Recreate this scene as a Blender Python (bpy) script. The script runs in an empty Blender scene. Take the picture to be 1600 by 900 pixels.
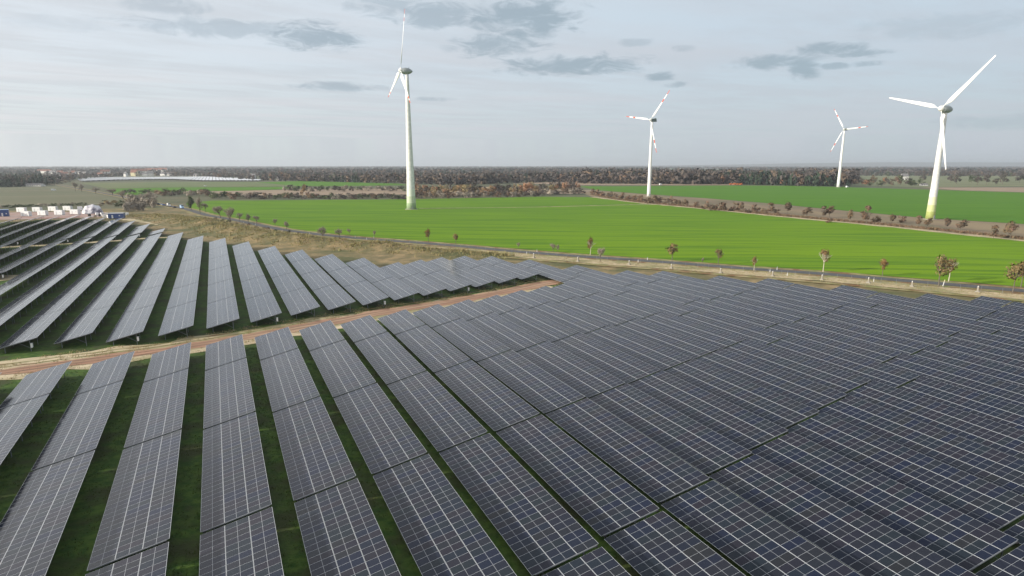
import bpy, bmesh, math, random
import numpy as np
from math import sin, cos, tan, pi, radians, sqrt, atan2, hypot, exp
from mathutils import Vector, Matrix, Euler, noise
random.seed(7)
S = bpy.context.scene
COL = S.collection

# ------------------------------------------------------------------ camera
FPX, CYP, YAW, PITCH, CAMZ = 1076.68, 522.63, 0.39968, 0.24103, 33.0
cd = bpy.data.cameras.new('camera'); cam = bpy.data.objects.new('camera', cd); COL.objects.link(cam)
cam.location = (0, 0, CAMZ); cam.rotation_euler = (pi/2 - PITCH, 0, -YAW)
cd.sensor_width = 36; cd.lens = 24.2254; cd.shift_y = 0.045391
cd.clip_start = 0.5; cd.clip_end = 60000
S.camera = cam

# ------------------------------------------------------------------ sun, sky, exposure
SUN_EL, SUN_AZ = radians(17.8), radians(-88)          # azimuth from +Y towards +X
sd = bpy.data.lights.new('sun', 'SUN'); sd.energy = 5.0; sd.angle = radians(0.9); sd.color = (1.0, 0.93, 0.82)
so = bpy.data.objects.new('sun', sd); COL.objects.link(so)
sv = Vector((sin(SUN_AZ)*cos(SUN_EL), cos(SUN_AZ)*cos(SUN_EL), sin(SUN_EL)))
so.rotation_euler = sv.to_track_quat('Z', 'Y').to_euler(); so.location = (-300, 0, 300)
S.view_settings.view_transform = 'Standard'; S.view_settings.look = 'None'
S.view_settings.exposure = 0.09; S.view_settings.gamma = 1.0; S.view_settings.use_curve_mapping = False

def pix_ray(px, py):
    dx = (px-800)/FPX; du = (CYP-py)/FPX
    yc = cos(PITCH)+du*sin(PITCH); z = -sin(PITCH)+du*cos(PITCH)
    return (dx*cos(YAW)+yc*sin(YAW), -dx*sin(YAW)+yc*cos(YAW), z)
def azel(px, py):
    r = pix_ray(px, py); return atan2(r[0], r[1]), atan2(r[2], hypot(r[0], r[1]))
def to_px(x, y, z):
    xc = x*cos(YAW)-y*sin(YAW); yc = x*sin(YAW)+y*cos(YAW); z = z-CAMZ
    d = yc*cos(PITCH)-z*sin(PITCH); u = yc*sin(PITCH)+z*cos(PITCH)
    return 800+FPX*xc/d, CYP-FPX*u/d

W = bpy.data.worlds.new('World'); S.world = W; W.use_nodes = True
nt = W.node_tree; N = nt.nodes; L = nt.links; N.clear()
class NB:
    """small helper for node trees"""
    def __init__(s, tree): s.t = tree; s.n = tree.nodes; s.l = tree.links
    def new(s, typ, **kw):
        n = s.n.new(typ)
        for k, v in kw.items(): setattr(n, k, v)
        return n
    def put(s, sock, v):
        if isinstance(v, bpy.types.NodeSocket): s.l.new(v, sock)
        elif v is not None: sock.default_value = v
    def math(s, op, a, b=None, c=None, clamp=False):
        n = s.new('ShaderNodeMath', operation=op, use_clamp=clamp); s.put(n.inputs[0], a)
        if b is not None: s.put(n.inputs[1], b)
        if c is not None: s.put(n.inputs[2], c)
        return n.outputs[0]
    def vmath(s, op, a, b=None):
        n = s.new('ShaderNodeVectorMath', operation=op); s.put(n.inputs[0], a)
        if b is not None: s.put(n.inputs[1], b)
        return n.outputs[1] if op in ('DOT_PRODUCT', 'LENGTH', 'DISTANCE') else n.outputs[0]
    def mix(s, f, a, b):
        n = s.new('ShaderNodeMix', data_type='RGBA'); s.put(n.inputs[0], f)
        s.put(n.inputs[6], a if isinstance(a, bpy.types.NodeSocket) else (*a[:3], 1)); s.put(n.inputs[7], b if isinstance(b, bpy.types.NodeSocket) else (*b[:3], 1))
        return n.outputs[2]
    def noise(s, vec, scale, detail=3, rough=.55, dist=0):
        n = s.new('ShaderNodeTexNoise'); s.put(n.inputs['Vector'], vec); n.inputs['Scale'].default_value = scale
        n.inputs['Detail'].default_value = detail; n.inputs['Roughness'].default_value = rough; n.inputs['Distortion'].default_value = dist
        return n.outputs['Fac']
    def smooth(s, v, a, b, lo=0., hi=1.):
        n = s.new('ShaderNodeMapRange', interpolation_type='SMOOTHSTEP'); s.put(n.inputs[0], v)
        n.inputs[1].default_value = a; n.inputs[2].default_value = b; n.inputs[3].default_value = lo; n.inputs[4].default_value = hi
        return n.outputs[0]
    def mapping(s, vec, rot=(0,0,0), scale=(1,1,1), loc=(0,0,0)):
        n = s.new('ShaderNodeMapping', vector_type='TEXTURE'); s.put(n.inputs[0], vec); n.inputs['Rotation'].default_value = rot; n.inputs['Scale'].default_value = tuple(1/k for k in scale); n.inputs['Location'].default_value = loc
        return n.outputs[0]
b = NB(nt)
tc = b.new('ShaderNodeTexCoord').outputs['Generated']
sepn = b.new('ShaderNodeSeparateXYZ'); b.put(sepn.inputs[0], tc); dx_, dy_, dz_ = sepn.outputs
sky = b.new('ShaderNodeTexSky', sky_type='NISHITA'); sky.sun_disc = False; sky.sun_elevation = SUN_EL; sky.sun_rotation = SUN_AZ % (2*pi)
sky.air_density = 1.0; sky.dust_density = 2.0; sky.ozone_density = 1.0; sky.altitude = 100
az = b.math('ARCTAN2', dx_, dy_); el = b.math('ARCSINE', dz_)
# a thin pale cloud deck, brighter towards the sun's side
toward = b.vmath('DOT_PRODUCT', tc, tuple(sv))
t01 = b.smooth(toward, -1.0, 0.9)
def K(r, g, b_): return tuple(c*10 for c in (r, g, b_))      # written for background strength 0.1
veil = b.mix(t01, K(.53,.645,.745), K(.80,.845,.90))
low = b.mix(t01, K(.50,.575,.62), K(.78,.82,.81))
elr = b.smooth(el, 0.0, 0.16)
deck = b.mix(elr, low, veil)
deck = b.mix(b.math('MULTIPLY', b.math('MULTIPLY', b.smooth(el, .21, .30), t01), .75), deck, K(1.15,1.16,1.17))  # unseen bright band above the frame, added to brighten the panels' reflections
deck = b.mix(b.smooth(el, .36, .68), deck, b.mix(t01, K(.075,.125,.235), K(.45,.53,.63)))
deck = b.mix(b.smooth(toward, .30, .90), deck, K(1.8,1.72,1.58))
fl = b.math('MAXIMUM', dz_, 0.035)
comb = b.new('ShaderNodeCombineXYZ'); b.put(comb.inputs[0], b.math('DIVIDE', dx_, fl)); b.put(comb.inputs[1], b.math('DIVIDE', dy_, fl))
n1 = b.noise(b.mapping(comb.outputs[0], rot=(0,0,.35), scale=(.5,1.0,1)), 1.1, 6, .6)
deck = b.mix(b.smooth(n1, .38, .64, 0, .6), deck, b.mix(t01, K(.50,.56,.63), K(.64,.665,.70)))
n2 = b.noise(b.mapping(comb.outputs[0], scale=(.35,.7,1), loc=(3,1,0)), .45, 4, .55)
deck = b.mix(b.smooth(n2, .42, .66, 0, .7), deck, b.mix(t01, K(.53,.58,.65), K(.84,.82,.84)))
# dark ragged cloudlets: each an ellipse of directions broken up by noise
cn = b.new('ShaderNodeCombineXYZ'); b.put(cn.inputs[0], b.math('MULTIPLY', az, 11)); b.put(cn.inputs[1], b.math('MULTIPLY', el, 34))
rag = b.noise(cn.outputs[0], 2.0, 8, .66, .8)
rag2 = b.math('MULTIPLY', b.math('SUBTRACT', rag, .48), 6.0)
mask = None
for px, py, wx, wy, st in [(330,44,95,11,.6),(490,58,58,17,.95),(400,46,60,9,.6),(680,24,50,17,.75),(820,28,70,24,.95),(770,70,60,15,.85),(900,102,95,13,.95),(1030,119,18,7,.9),(1055,133,17,4,.7),(1205,96,50,9,.85),(1252,108,20,13,.9),(1290,78,45,8,.85),(1350,83,38,5,.8),(1322,102,32,4,.75),(530,136,56,6,.75),(684,155,28,3.5,.65),(600,10,45,14,.55),(260,8,45,10,.5),(992,66,22,5,.45),(1070,76,14,5,.4),(1480,40,90,14,.25),(90,36,60,8,.2),(1560,190,60,8,.3)]:
    a0, e0 = azel(px, py); wa = wx/FPX*1.05; we = wy/FPX
    q = b.math('ADD', b.math('POWER', b.math('ABSOLUTE', b.math('DIVIDE', b.math('SUBTRACT', az, a0), wa)), 2), b.math('POWER', b.math('ABSOLUTE', b.math('DIVIDE', b.math('SUBTRACT', el, e0), we)), 2))
    m = b.math('MULTIPLY', b.smooth(b.math('ADD', q, b.math('MULTIPLY', rag2, -1)), 1.6, -.2), st)
    mask = m if mask is None else b.math('MAXIMUM', mask, m)
dark = b.mix(t01, K(.29,.385,.455), K(.40,.475,.555))
deck = b.mix(b.math('MULTIPLY', mask, .92), deck, dark)
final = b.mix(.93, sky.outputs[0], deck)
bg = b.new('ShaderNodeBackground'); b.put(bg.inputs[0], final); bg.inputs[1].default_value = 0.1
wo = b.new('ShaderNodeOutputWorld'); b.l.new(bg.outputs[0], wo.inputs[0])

# ------------------------------------------------------------------ materials
def srgb(r, g, b_):
    f = lambda c: (c/255/12.92) if c/255 <= .04045 else ((c/255+.055)/1.055)**2.4
    return (f(r), f(g), f(b_))
def base_mat(name, rough=.8, spec=.3):
    m = bpy.data.materials.new(name); m.use_nodes = True; m.node_tree.nodes.clear(); b = NB(m.node_tree)
    p = b.new('ShaderNodeBsdfPrincipled'); p.inputs['Roughness'].default_value = rough; p.inputs['Specular IOR Level'].default_value = spec
    o = b.new('ShaderNodeOutputMaterial'); b.l.new(p.outputs[0], o.inputs[0]); return m, b, p
def wpos(b): return b.new('ShaderNodeNewGeometry').outputs['Position']
def opos(b): return b.new('ShaderNodeTexCoord').outputs['Object']
def mat_noise(name, c1, c2, scale=1, detail=5, rough=.85, spec=.2, c3=None, s3=.1, world=True, bump=0, aniso=None, lo=.35, hi=.65, metal=0):
    m, b, p = base_mat(name, rough, spec); v = wpos(b) if world else opos(b)
    if aniso: v = b.mapping(v, rot=(0,0,aniso[0]), scale=(aniso[1], aniso[2], 1))
    n = b.noise(v, scale, detail, .6); c = b.mix(b.smooth(n, lo, hi), c1, c2)
    if c3: c = b.mix(b.smooth(b.noise(v, s3, 4), .42, .66), c, c3)
    b.put(p.inputs['Base Color'], c); p.inputs['Metallic'].default_value = metal
    if bump:
        bn = b.new('ShaderNodeBump'); bn.inputs['Strength'].default_value = .6; bn.inputs['Distance'].default_value = bump
        b.put(bn.inputs['Height'], b.noise(v, scale*3, 4)); b.l.new(bn.outputs[0], p.inputs['Normal'])
    return m
M = {}
M['plain'] = mat_noise('mixed_farmland', (.10,.11,.055), (.14,.125,.07), .02, c3=(.09,.10,.06), s3=.004)
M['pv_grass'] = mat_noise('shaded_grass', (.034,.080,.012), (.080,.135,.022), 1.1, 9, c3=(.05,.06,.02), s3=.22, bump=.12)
M['mound'] = mat_noise('rough_dry_grass', (.31,.225,.115), (.16,.135,.065), .2, 9, c3=(.10,.105,.042), s3=.06, bump=.5)
M['straw'] = mat_noise('straw_strip', (.56,.45,.29), (.36,.29,.17), .9, 9, c3=(.27,.25,.13), s3=.12, bump=.15)
M['sand'] = mat_noise('pale_sand', (.62,.51,.35), (.42,.34,.21), .5, 9, c3=(.30,.27,.14), s3=.16, bump=.06, aniso=(.37,.16,1.3))
M['fence_sand'] = mat_noise('fence_side_sand', (.66,.56,.42), (.50,.42,.28), .3, 8, c3=(.24,.25,.10), s3=.09)
M['track'] = mat_noise('red_gravel', (.40,.225,.15), (.30,.175,.115), .7, 9, c3=(.44,.30,.20), s3=.2, bump=.05, aniso=(.37,.14,1.3))
M['yard'] = mat_noise('red_brown_gravel', (.36,.24,.20), (.42,.33,.29), .12, 6, c3=(.32,.17,.14), s3=.05)
M['asphalt'] = mat_noise('old_asphalt', (.085,.087,.09), (.11,.11,.11), .4, 5)
M['verge'] = mat_noise('roadside_verge', (.18,.20,.06), (.36,.29,.16), .35, 7, c3=(.20,.11,.05), s3=.2, bump=.1)
M['heath'] = mat_noise('tan_fallow', (.33,.245,.165), (.27,.205,.15), .03, 5)
M['bare'] = mat_noise('brown_fallow', (.215,.155,.105), (.17,.145,.085), .07, 6, c3=(.26,.20,.12), s3=.03, aniso=(-.35,1,.3))
M['olive'] = mat_noise('olive_field', (.135,.135,.075), (.105,.12,.06), .012, 5, c3=(.16,.15,.09), s3=.006, aniso=(.12,.25,1.4))
M['dullgreen'] = mat_noise('dull_green_field', (.115,.16,.055), (.15,.16,.07), .008, 4)
M['meadow'] = mat_noise('grey_green_meadow', (.19,.20,.105), (.15,.165,.085), .01, 5)
M['pathpale'] = mat_noise('pale_path', (.44,.41,.30), (.36,.34,.25), .05, 4)
def crop(name, ca, cb, cy, lo, hi, cd=(.05,.15,.02)):
    m, b, p = base_mat(name, .9, .12); v = wpos(b)
    s1 = b.mapping(v, rot=(0,0,-.38), scale=(.16,1,1)); s2 = b.mapping(v, rot=(0,0,-.50), scale=(.05,1,1))
    n = b.noise(s1, .035, 7, .68, .6); n2 = b.noise(s2, .22, 5, .65); n3 = b.noise(v, 1.5, 3); n4 = b.noise(s1, .009, 4, .5)
    dist = b.vmath('LENGTH', b.vmath('SUBTRACT', v, (150., 60., 0.)))
    c = b.mix(b.smooth(b.math('ADD', dist, b.math('MULTIPLY', b.math('SUBTRACT', n4, .5), 400)), lo, hi), cy, ca)
    c = b.mix(b.smooth(n, .46, .58, 0, .85), c, cb)
    c = b.mix(b.smooth(n2, .47, .60, 0, .6), c, cy)
    c = b.mix(b.smooth(n2, .50, .38, 0, .7), c, cd)
    c = b.mix(b.smooth(n3, .3, .8, 0, .25), c, cd)
    b.put(p.inputs['Base Color'], c); return m
M['crop'] = crop('young_winter_crop', (.090,.200,.006), (.115,.23,.005), (.165,.285,.004), 90, 460, (.062,.145,.005))
M['crop2'] = crop('darker_winter_crop', (.072,.185,.010), (.085,.20,.010), (.105,.215,.010), 90, 300, (.058,.155,.01))
def simple(name, col, rough=.5, spec=.4, metal=0, var=.12, scale=1.5):
    c2 = tuple(c*(1-var) for c in col)
    return mat_noise(name, col, c2, scale, 4, rough, spec, world=False, lo=.3, hi=.7, metal=metal)
M['alu'] = simple('anodised_aluminium', (.72,.74,.76), .38, .5, 0.35, .06)
M['galv'] = simple('galvanised_steel', (.24,.26,.28), .5, .4, .3, .2, 3)
M['backsheet'] = simple('panel_backsheet', (.03,.045,.07), .6, .3)
M['white'] = simple('white_paint', (.80,.80,.79), .45, .4, 0, .08)
M['dirtywhite'] = simple('weathered_white_paint', (.74,.74,.72), .5, .4, 0, .2, .6)
M['greybox'] = simple('light_grey_casing', (.62,.63,.64), .5, .4)
M['nacgrey'] = simple('grey_green_nacelle', (.30,.33,.33), .45, .5, 0, .2, .8)
M['nacdark'] = simple('dark_green_nacelle', (.10,.14,.13), .45, .5, 0, .2, .8)
M['redstripe'] = simple('signal_red_paint', (.58,.07,.02), .5, .4)
M['concrete'] = simple('pale_concrete', (.34,.31,.26), .9, .2, 0, .25, 4)
M['wood'] = simple('grey_timber', (.28,.23,.17), .9, .2, 0, .3, 4)
M['blue'] = simple('deep_blue_paint', (.03,.07,.22), .45, .5, 0, .2, .5)
M['lightblue'] = simple('light_blue_paint', (.35,.52,.72), .35, .5)
M['dark'] = simple('black_rubber', (.02,.02,.022), .7, .3)
M['glass'] = simple('dark_window_glass', (.02,.025,.03), .08, .6)
M['orange'] = simple('orange_paint', (.75,.20,.04), .45, .5)
M['yellow'] = simple('yellow_paint', (.80,.60,.06), .5, .4)
M['roofred'] = simple('red_clay_tiles', (.25,.12,.09), .85, .2, 0, .35, 1)
M['roofgrey'] = simple('grey_roofing', (.22,.21,.21), .85, .2, 0, .3, 1)
M['render'] = simple('white_wall_render', (.80,.78,.74), .85, .2, 0, .12, .4)
M['renderyellow'] = simple('cream_wall_render', (.72,.66,.42), .85, .2, 0, .12, .4)
M['bark'] = simple('grey_bark', (.17,.145,.115), .9, .15, 0, .35, 3)
M['palebark'] = simple('pale_limed_bark', (.55,.50,.40), .9, .15, 0, .3, 3)
M['tarp'] = mat_noise('white_tarpaulin', (.80,.78,.80), (.70,.68,.71), .8, 5, .6, .3, c3=(.16,.15,.2), s3=.33, world=False)
def foliage(name, cols, trans=.15):
    """leaf colour varies per leaf face (attribute tint) and per plant"""
    m, b, p = base_mat(name, .85, .12)
    at = b.new('ShaderNodeAttribute', attribute_name='tint').outputs['Fac']; oi = b.new('ShaderNodeObjectInfo').outputs['Random']
    r = b.new('ShaderNodeValToRGB'); e = r.color_ramp.elements
    while len(e) < len(cols): e.new(.5)
    for i, c in enumerate(cols): e[i].position = i/(len(cols)-1); e[i].color = (*c, 1)
    f = b.math('FRACT', b.math('ADD', b.math('MULTIPLY', at, .38), b.math('MULTIPLY', oi, .62)))
    b.put(r.inputs[0], f); vv = b.math('ADD', .8, b.math('MULTIPLY', b.math('MINIMUM', at, 1.0), .4))
    mu = b.vmath('SCALE', r.outputs[0]); mu.node.inputs['Scale'].default_value = 1; b.put(mu.node.inputs['Scale'], vv)
    b.put(p.inputs['Base Color'], mu); return m
M['f_autumn'] = foliage('autumn_foliage', [(.27,.12,.05),(.22,.14,.06),(.18,.15,.07),(.26,.15,.07),(.16,.135,.07)])
M['f_shrub'] = foliage('brown_shrub_foliage', [(.17,.115,.08),(.13,.10,.07),(.20,.125,.085),(.15,.115,.065),(.19,.11,.09)])
M['f_wood'] = foliage('late_autumn_wood', [(.10,.082,.075),(.08,.073,.067),(.11,.083,.07),(.065,.07,.055),(.105,.08,.07),(.09,.08,.067),(.15,.09,.06)])
M['f_yellow'] = foliage('yellow_autumn_foliage', [(.34,.27,.13),(.28,.23,.12),(.32,.20,.10),(.22,.19,.10)])
M['f_orange'] = foliage('orange_autumn_foliage', [(.33,.17,.09),(.27,.15,.09),(.34,.19,.11)])
M['f_green'] = foliage('dull_green_foliage', [(.075,.095,.035),(.055,.08,.035),(.10,.105,.045)])
M['f_conifer'] = foliage('dark_conifer_foliage', [(.035,.055,.035),(.028,.05,.035),(.045,.06,.035)])
M['f_bare'] = foliage('bare_twigs', [(.34,.29,.235),(.28,.245,.20),(.38,.32,.25)])
M['f_greywood'] = foliage('leafless_grey_wood', [(.12,.10,.09),(.10,.085,.075),(.14,.115,.10)])
M['f_dry'] = foliage('dry_grass_blades', [(.46,.36,.21),(.34,.27,.14),(.20,.20,.08),(.52,.40,.24),(.20,.17,.09)])

M['f_grass'] = foliage('lane_grass', [(.045,.10,.018),(.06,.12,.02),(.035,.075,.018),(.09,.12,.03),(.08,.085,.035)])
M['rut'] = mat_noise('wheel_rut_soil', (.24,.15,.10), (.32,.19,.125), .8, 8, c3=(.20,.13,.09), s3=.3, aniso=(.37,.2,1.3))
def panel_material():
    m, b, p = base_mat('solar_glass', .17, .5)
    uv = b.new('ShaderNodeUVMap').outputs[0]; sp = b.new('ShaderNodeSeparateXYZ'); b.put(sp.inputs[0], uv); u, v = sp.outputs[0], sp.outputs[1]
    at = b.new('ShaderNodeAttribute', attribute_name='tint').outputs['Fac']; oi = b.new('ShaderNodeObjectInfo').outputs['Random']
    f = b.math('FRACT', b.math('ADD', at, oi))
    r = b.new('ShaderNodeValToRGB'); e = r.color_ramp.elements
    for _ in range(3): e.new(.5)
    for i, c in enumerate([(.012,.016,.028),(.019,.017,.025),(.014,.020,.026),(.010,.014,.032),(.019,.020,.022)]): e[i].position = i/4; e[i].color = (*c, 1)
    b.put(r.inputs[0], f); cell = r.outputs[0]
    def line(c, at_, w): return b.math('LESS_THAN', b.math('ABSOLUTE', b.math('SUBTRACT', c, at_)), w)
    fu = b.math('ABSOLUTE', b.math('SUBTRACT', b.math('FRACT', b.math('MULTIPLY', u, 12)), .5))
    fv = b.math('ABSOLUTE', b.math('SUBTRACT', b.math('FRACT', b.math('MULTIPLY', v, 6)), .5))
    grid = b.math('MAXIMUM', b.math('GREATER_THAN', fu, .475), b.math('GREATER_THAN', fv, .482))
    c = b.mix(b.math('MULTIPLY', grid, .05), cell, (.45,.47,.5))
    c = b.mix(b.math('MULTIPLY', line(u, .5, .0065), .6), c, (.55,.57,.6))
    edge = b.math('GREATER_THAN', b.math('ABSOLUTE', b.math('SUBTRACT', v, .5)), .488)
    b.put(p.inputs['Base Color'], c)
    du = b.noise(wpos(b), .8, 4); b.put(p.inputs['Roughness'], b.smooth(du, .3, .7, .07, .13))
    p.inputs['IOR'].default_value = 1.34; p.inputs['Sheen Weight'].default_value = .05; p.inputs['Sheen Roughness'].default_value = .28; p.inputs['Sheen Tint'].default_value = (.85,.92,1,1)
    return m
M['panel'] = panel_material()

# ------------------------------------------------------------------ helpers
class MB:
    def __init__(s): s.v = []; s.f = []; s.m = []; s.uv = {}; s.t = {}
    def quad(s, pts, mi=0, uv=None, t=None):
        i = len(s.v); s.v += [tuple(p) for p in pts]; s.f.append(tuple(range(i, i+len(pts)))); s.m.append(mi)
        if uv: s.uv[len(s.f)-1] = uv
        if t is not None: s.t[len(s.f)-1] = t
    def box(s, c, d, mi=0, R=None, taper=1):
        pts = []
        for z in (-1, 1):
            k = taper if z > 0 else 1
            for x, y in ((-1,-1),(1,-1),(1,1),(-1,1)):
                p = Vector((x*d[0]/2*k, y*d[1]/2*k, z*d[2]/2))
                if R is not None: p = R @ p
                pts.append(p+Vector(c))
        i = len(s.v); s.v += [tuple(p) for p in pts]
        for f in ((3,2,1,0),(4,5,6,7),(0,1,5,4),(1,2,6,5),(2,3,7,6),(3,0,4,7)): s.f.append(tuple(i+k for k in f)); s.m.append(mi)
    def tube(s, p0, p1, r0, r1=None, n=6, mi=0, caps=True):
        r1 = r0 if r1 is None else r1; p0 = Vector(p0); p1 = Vector(p1); a = (p1-p0)
        if a.length < 1e-6: return
        q = a.to_track_quat('Z', 'Y'); i = len(s.v)
        for p, r in ((p0, r0), (p1, r1)):
            for k in range(n): s.v.append(tuple(p + q @ Vector((cos(2*pi*k/n)*r, sin(2*pi*k/n)*r, 0))))
        for k in range(n): s.f.append((i+k, i+(k+1)%n, i+n+(k+1)%n, i+n+k)); s.m.append(mi)
        if caps:
            s.f.append(tuple(i+n-1-k for k in range(n))); s.m.append(mi); s.f.append(tuple(i+n+k for k in range(n))); s.m.append(mi)
    def lathe(s, prof, n=24, mi=0, c=(0,0,0), q=None):
        """prof: (radius, height, material) rings"""
        i = len(s.v); c = Vector(c)
        for pr in prof:
            for k in range(n):
                p = Vector((cos(2*pi*k/n)*pr[0], sin(2*pi*k/n)*pr[0], pr[1]))
                if q is not None: p = q @ p
                s.v.append(tuple(p+c))
        for j in range(len(prof)-1):
            for k in range(n): s.f.append((i+j*n+k, i+j*n+(k+1)%n, i+(j+1)*n+(k+1)%n, i+(j+1)*n+k)); s.m.append(prof[j][2] if len(prof[j]) > 2 else mi)
        s.f.append(tuple(i+k for k in reversed(range(n)))); s.m.append(mi); s.f.append(tuple(i+(len(prof)-1)*n+k for k in range(n))); s.m.append(mi)
    def mesh(s, name, mats, smooth=False):
        me = bpy.data.meshes.new(name); me.from_pydata(s.v, [], s.f)
        for m in (mats if isinstance(mats, (list, tuple)) else [mats]): me.materials.append(m)
        me.polygons.foreach_set('material_index', s.m)
        if s.uv:
            ul = me.uv_layers.new(name='UVMap')
            for fi, uv in s.uv.items():
                p = me.polygons[fi]
                for k, li in enumerate(p.loop_indices): ul.data[li].uv = uv[k]
        if s.t:
            a = me.attributes.new('tint', 'FLOAT', 'FACE'); arr = np.zeros(len(s.f), np.float32)
            for k, v in s.t.items(): arr[k] = v
            a.data.foreach_set('value', arr)
        if smooth: me.polygons.foreach_set('use_smooth', [True]*len(s.f))
        me.update(); return me
def obj(name, me, parent=None, loc=(0,0,0), rot=(0,0,0)):
    o = bpy.data.objects.new(name, me); COL.objects.link(o); o.location = loc; o.rotation_euler = rot
    if parent is not None: o.parent = parent
    return o
def tag(o, label=None, cat=None, group=None, kind=None):
    if label: o['label'] = label
    if cat: o['category'] = cat
    if group: o['group'] = group
    if kind: o['kind'] = kind
    return o
def thing(name, label, cat, loc, rot=(0,0,0), group=None): return tag(obj(name, None, None, loc, rot), label, cat, group)
def struct(o): o['kind'] = 'structure'; return o
def copy_thing(src, loc=None, rot=None, label=None):
    c = src.copy(); COL.objects.link(c)
    for ch in src.children:
        d = ch.copy(); COL.objects.link(d); d.parent = c
        for g in ch.children:
            e = g.copy(); COL.objects.link(e); e.parent = d
    if loc is not None: c.location = loc
    if rot is not None: c.rotation_euler = rot
    if label: c['label'] = label
    return c
ORD = 'zeroth first second third fourth fifth sixth seventh eighth ninth tenth eleventh twelfth thirteenth fourteenth fifteenth sixteenth seventeenth eighteenth nineteenth'.split()
TENS = {2:('twenty','twentieth'),3:('thirty','thirtieth'),4:('forty','fortieth'),5:('fifty','fiftieth'),6:('sixty','sixtieth'),7:('seventy','seventieth'),8:('eighty','eightieth'),9:('ninety','ninetieth')}
def ordinal(n):
    if n < 20: return ORD[n]
    if n < 100:
        t, r = divmod(n, 10); return TENS[t][1] if r == 0 else TENS[t][0]+'-'+ORD[r]
    h, r = divmod(n, 100); return ('one','two','three')[h-1]+(' hundredth' if r == 0 else ' hundred and '+ordinal(r))
def lerp_table(tab, x):
    ks = sorted(tab)
    if x <= ks[0]: return tab[ks[0]]
    if x >= ks[-1]: return tab[ks[-1]]
    for a, c in zip(ks, ks[1:]):
        if a <= x <= c: return tab[a]+(tab[c]-tab[a])*(x-a)/(c-a)
def sstep(a, b_, x):
    t = min(1, max(0, (x-a)/(b_-a))); return t*t*(3-2*t)

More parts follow.
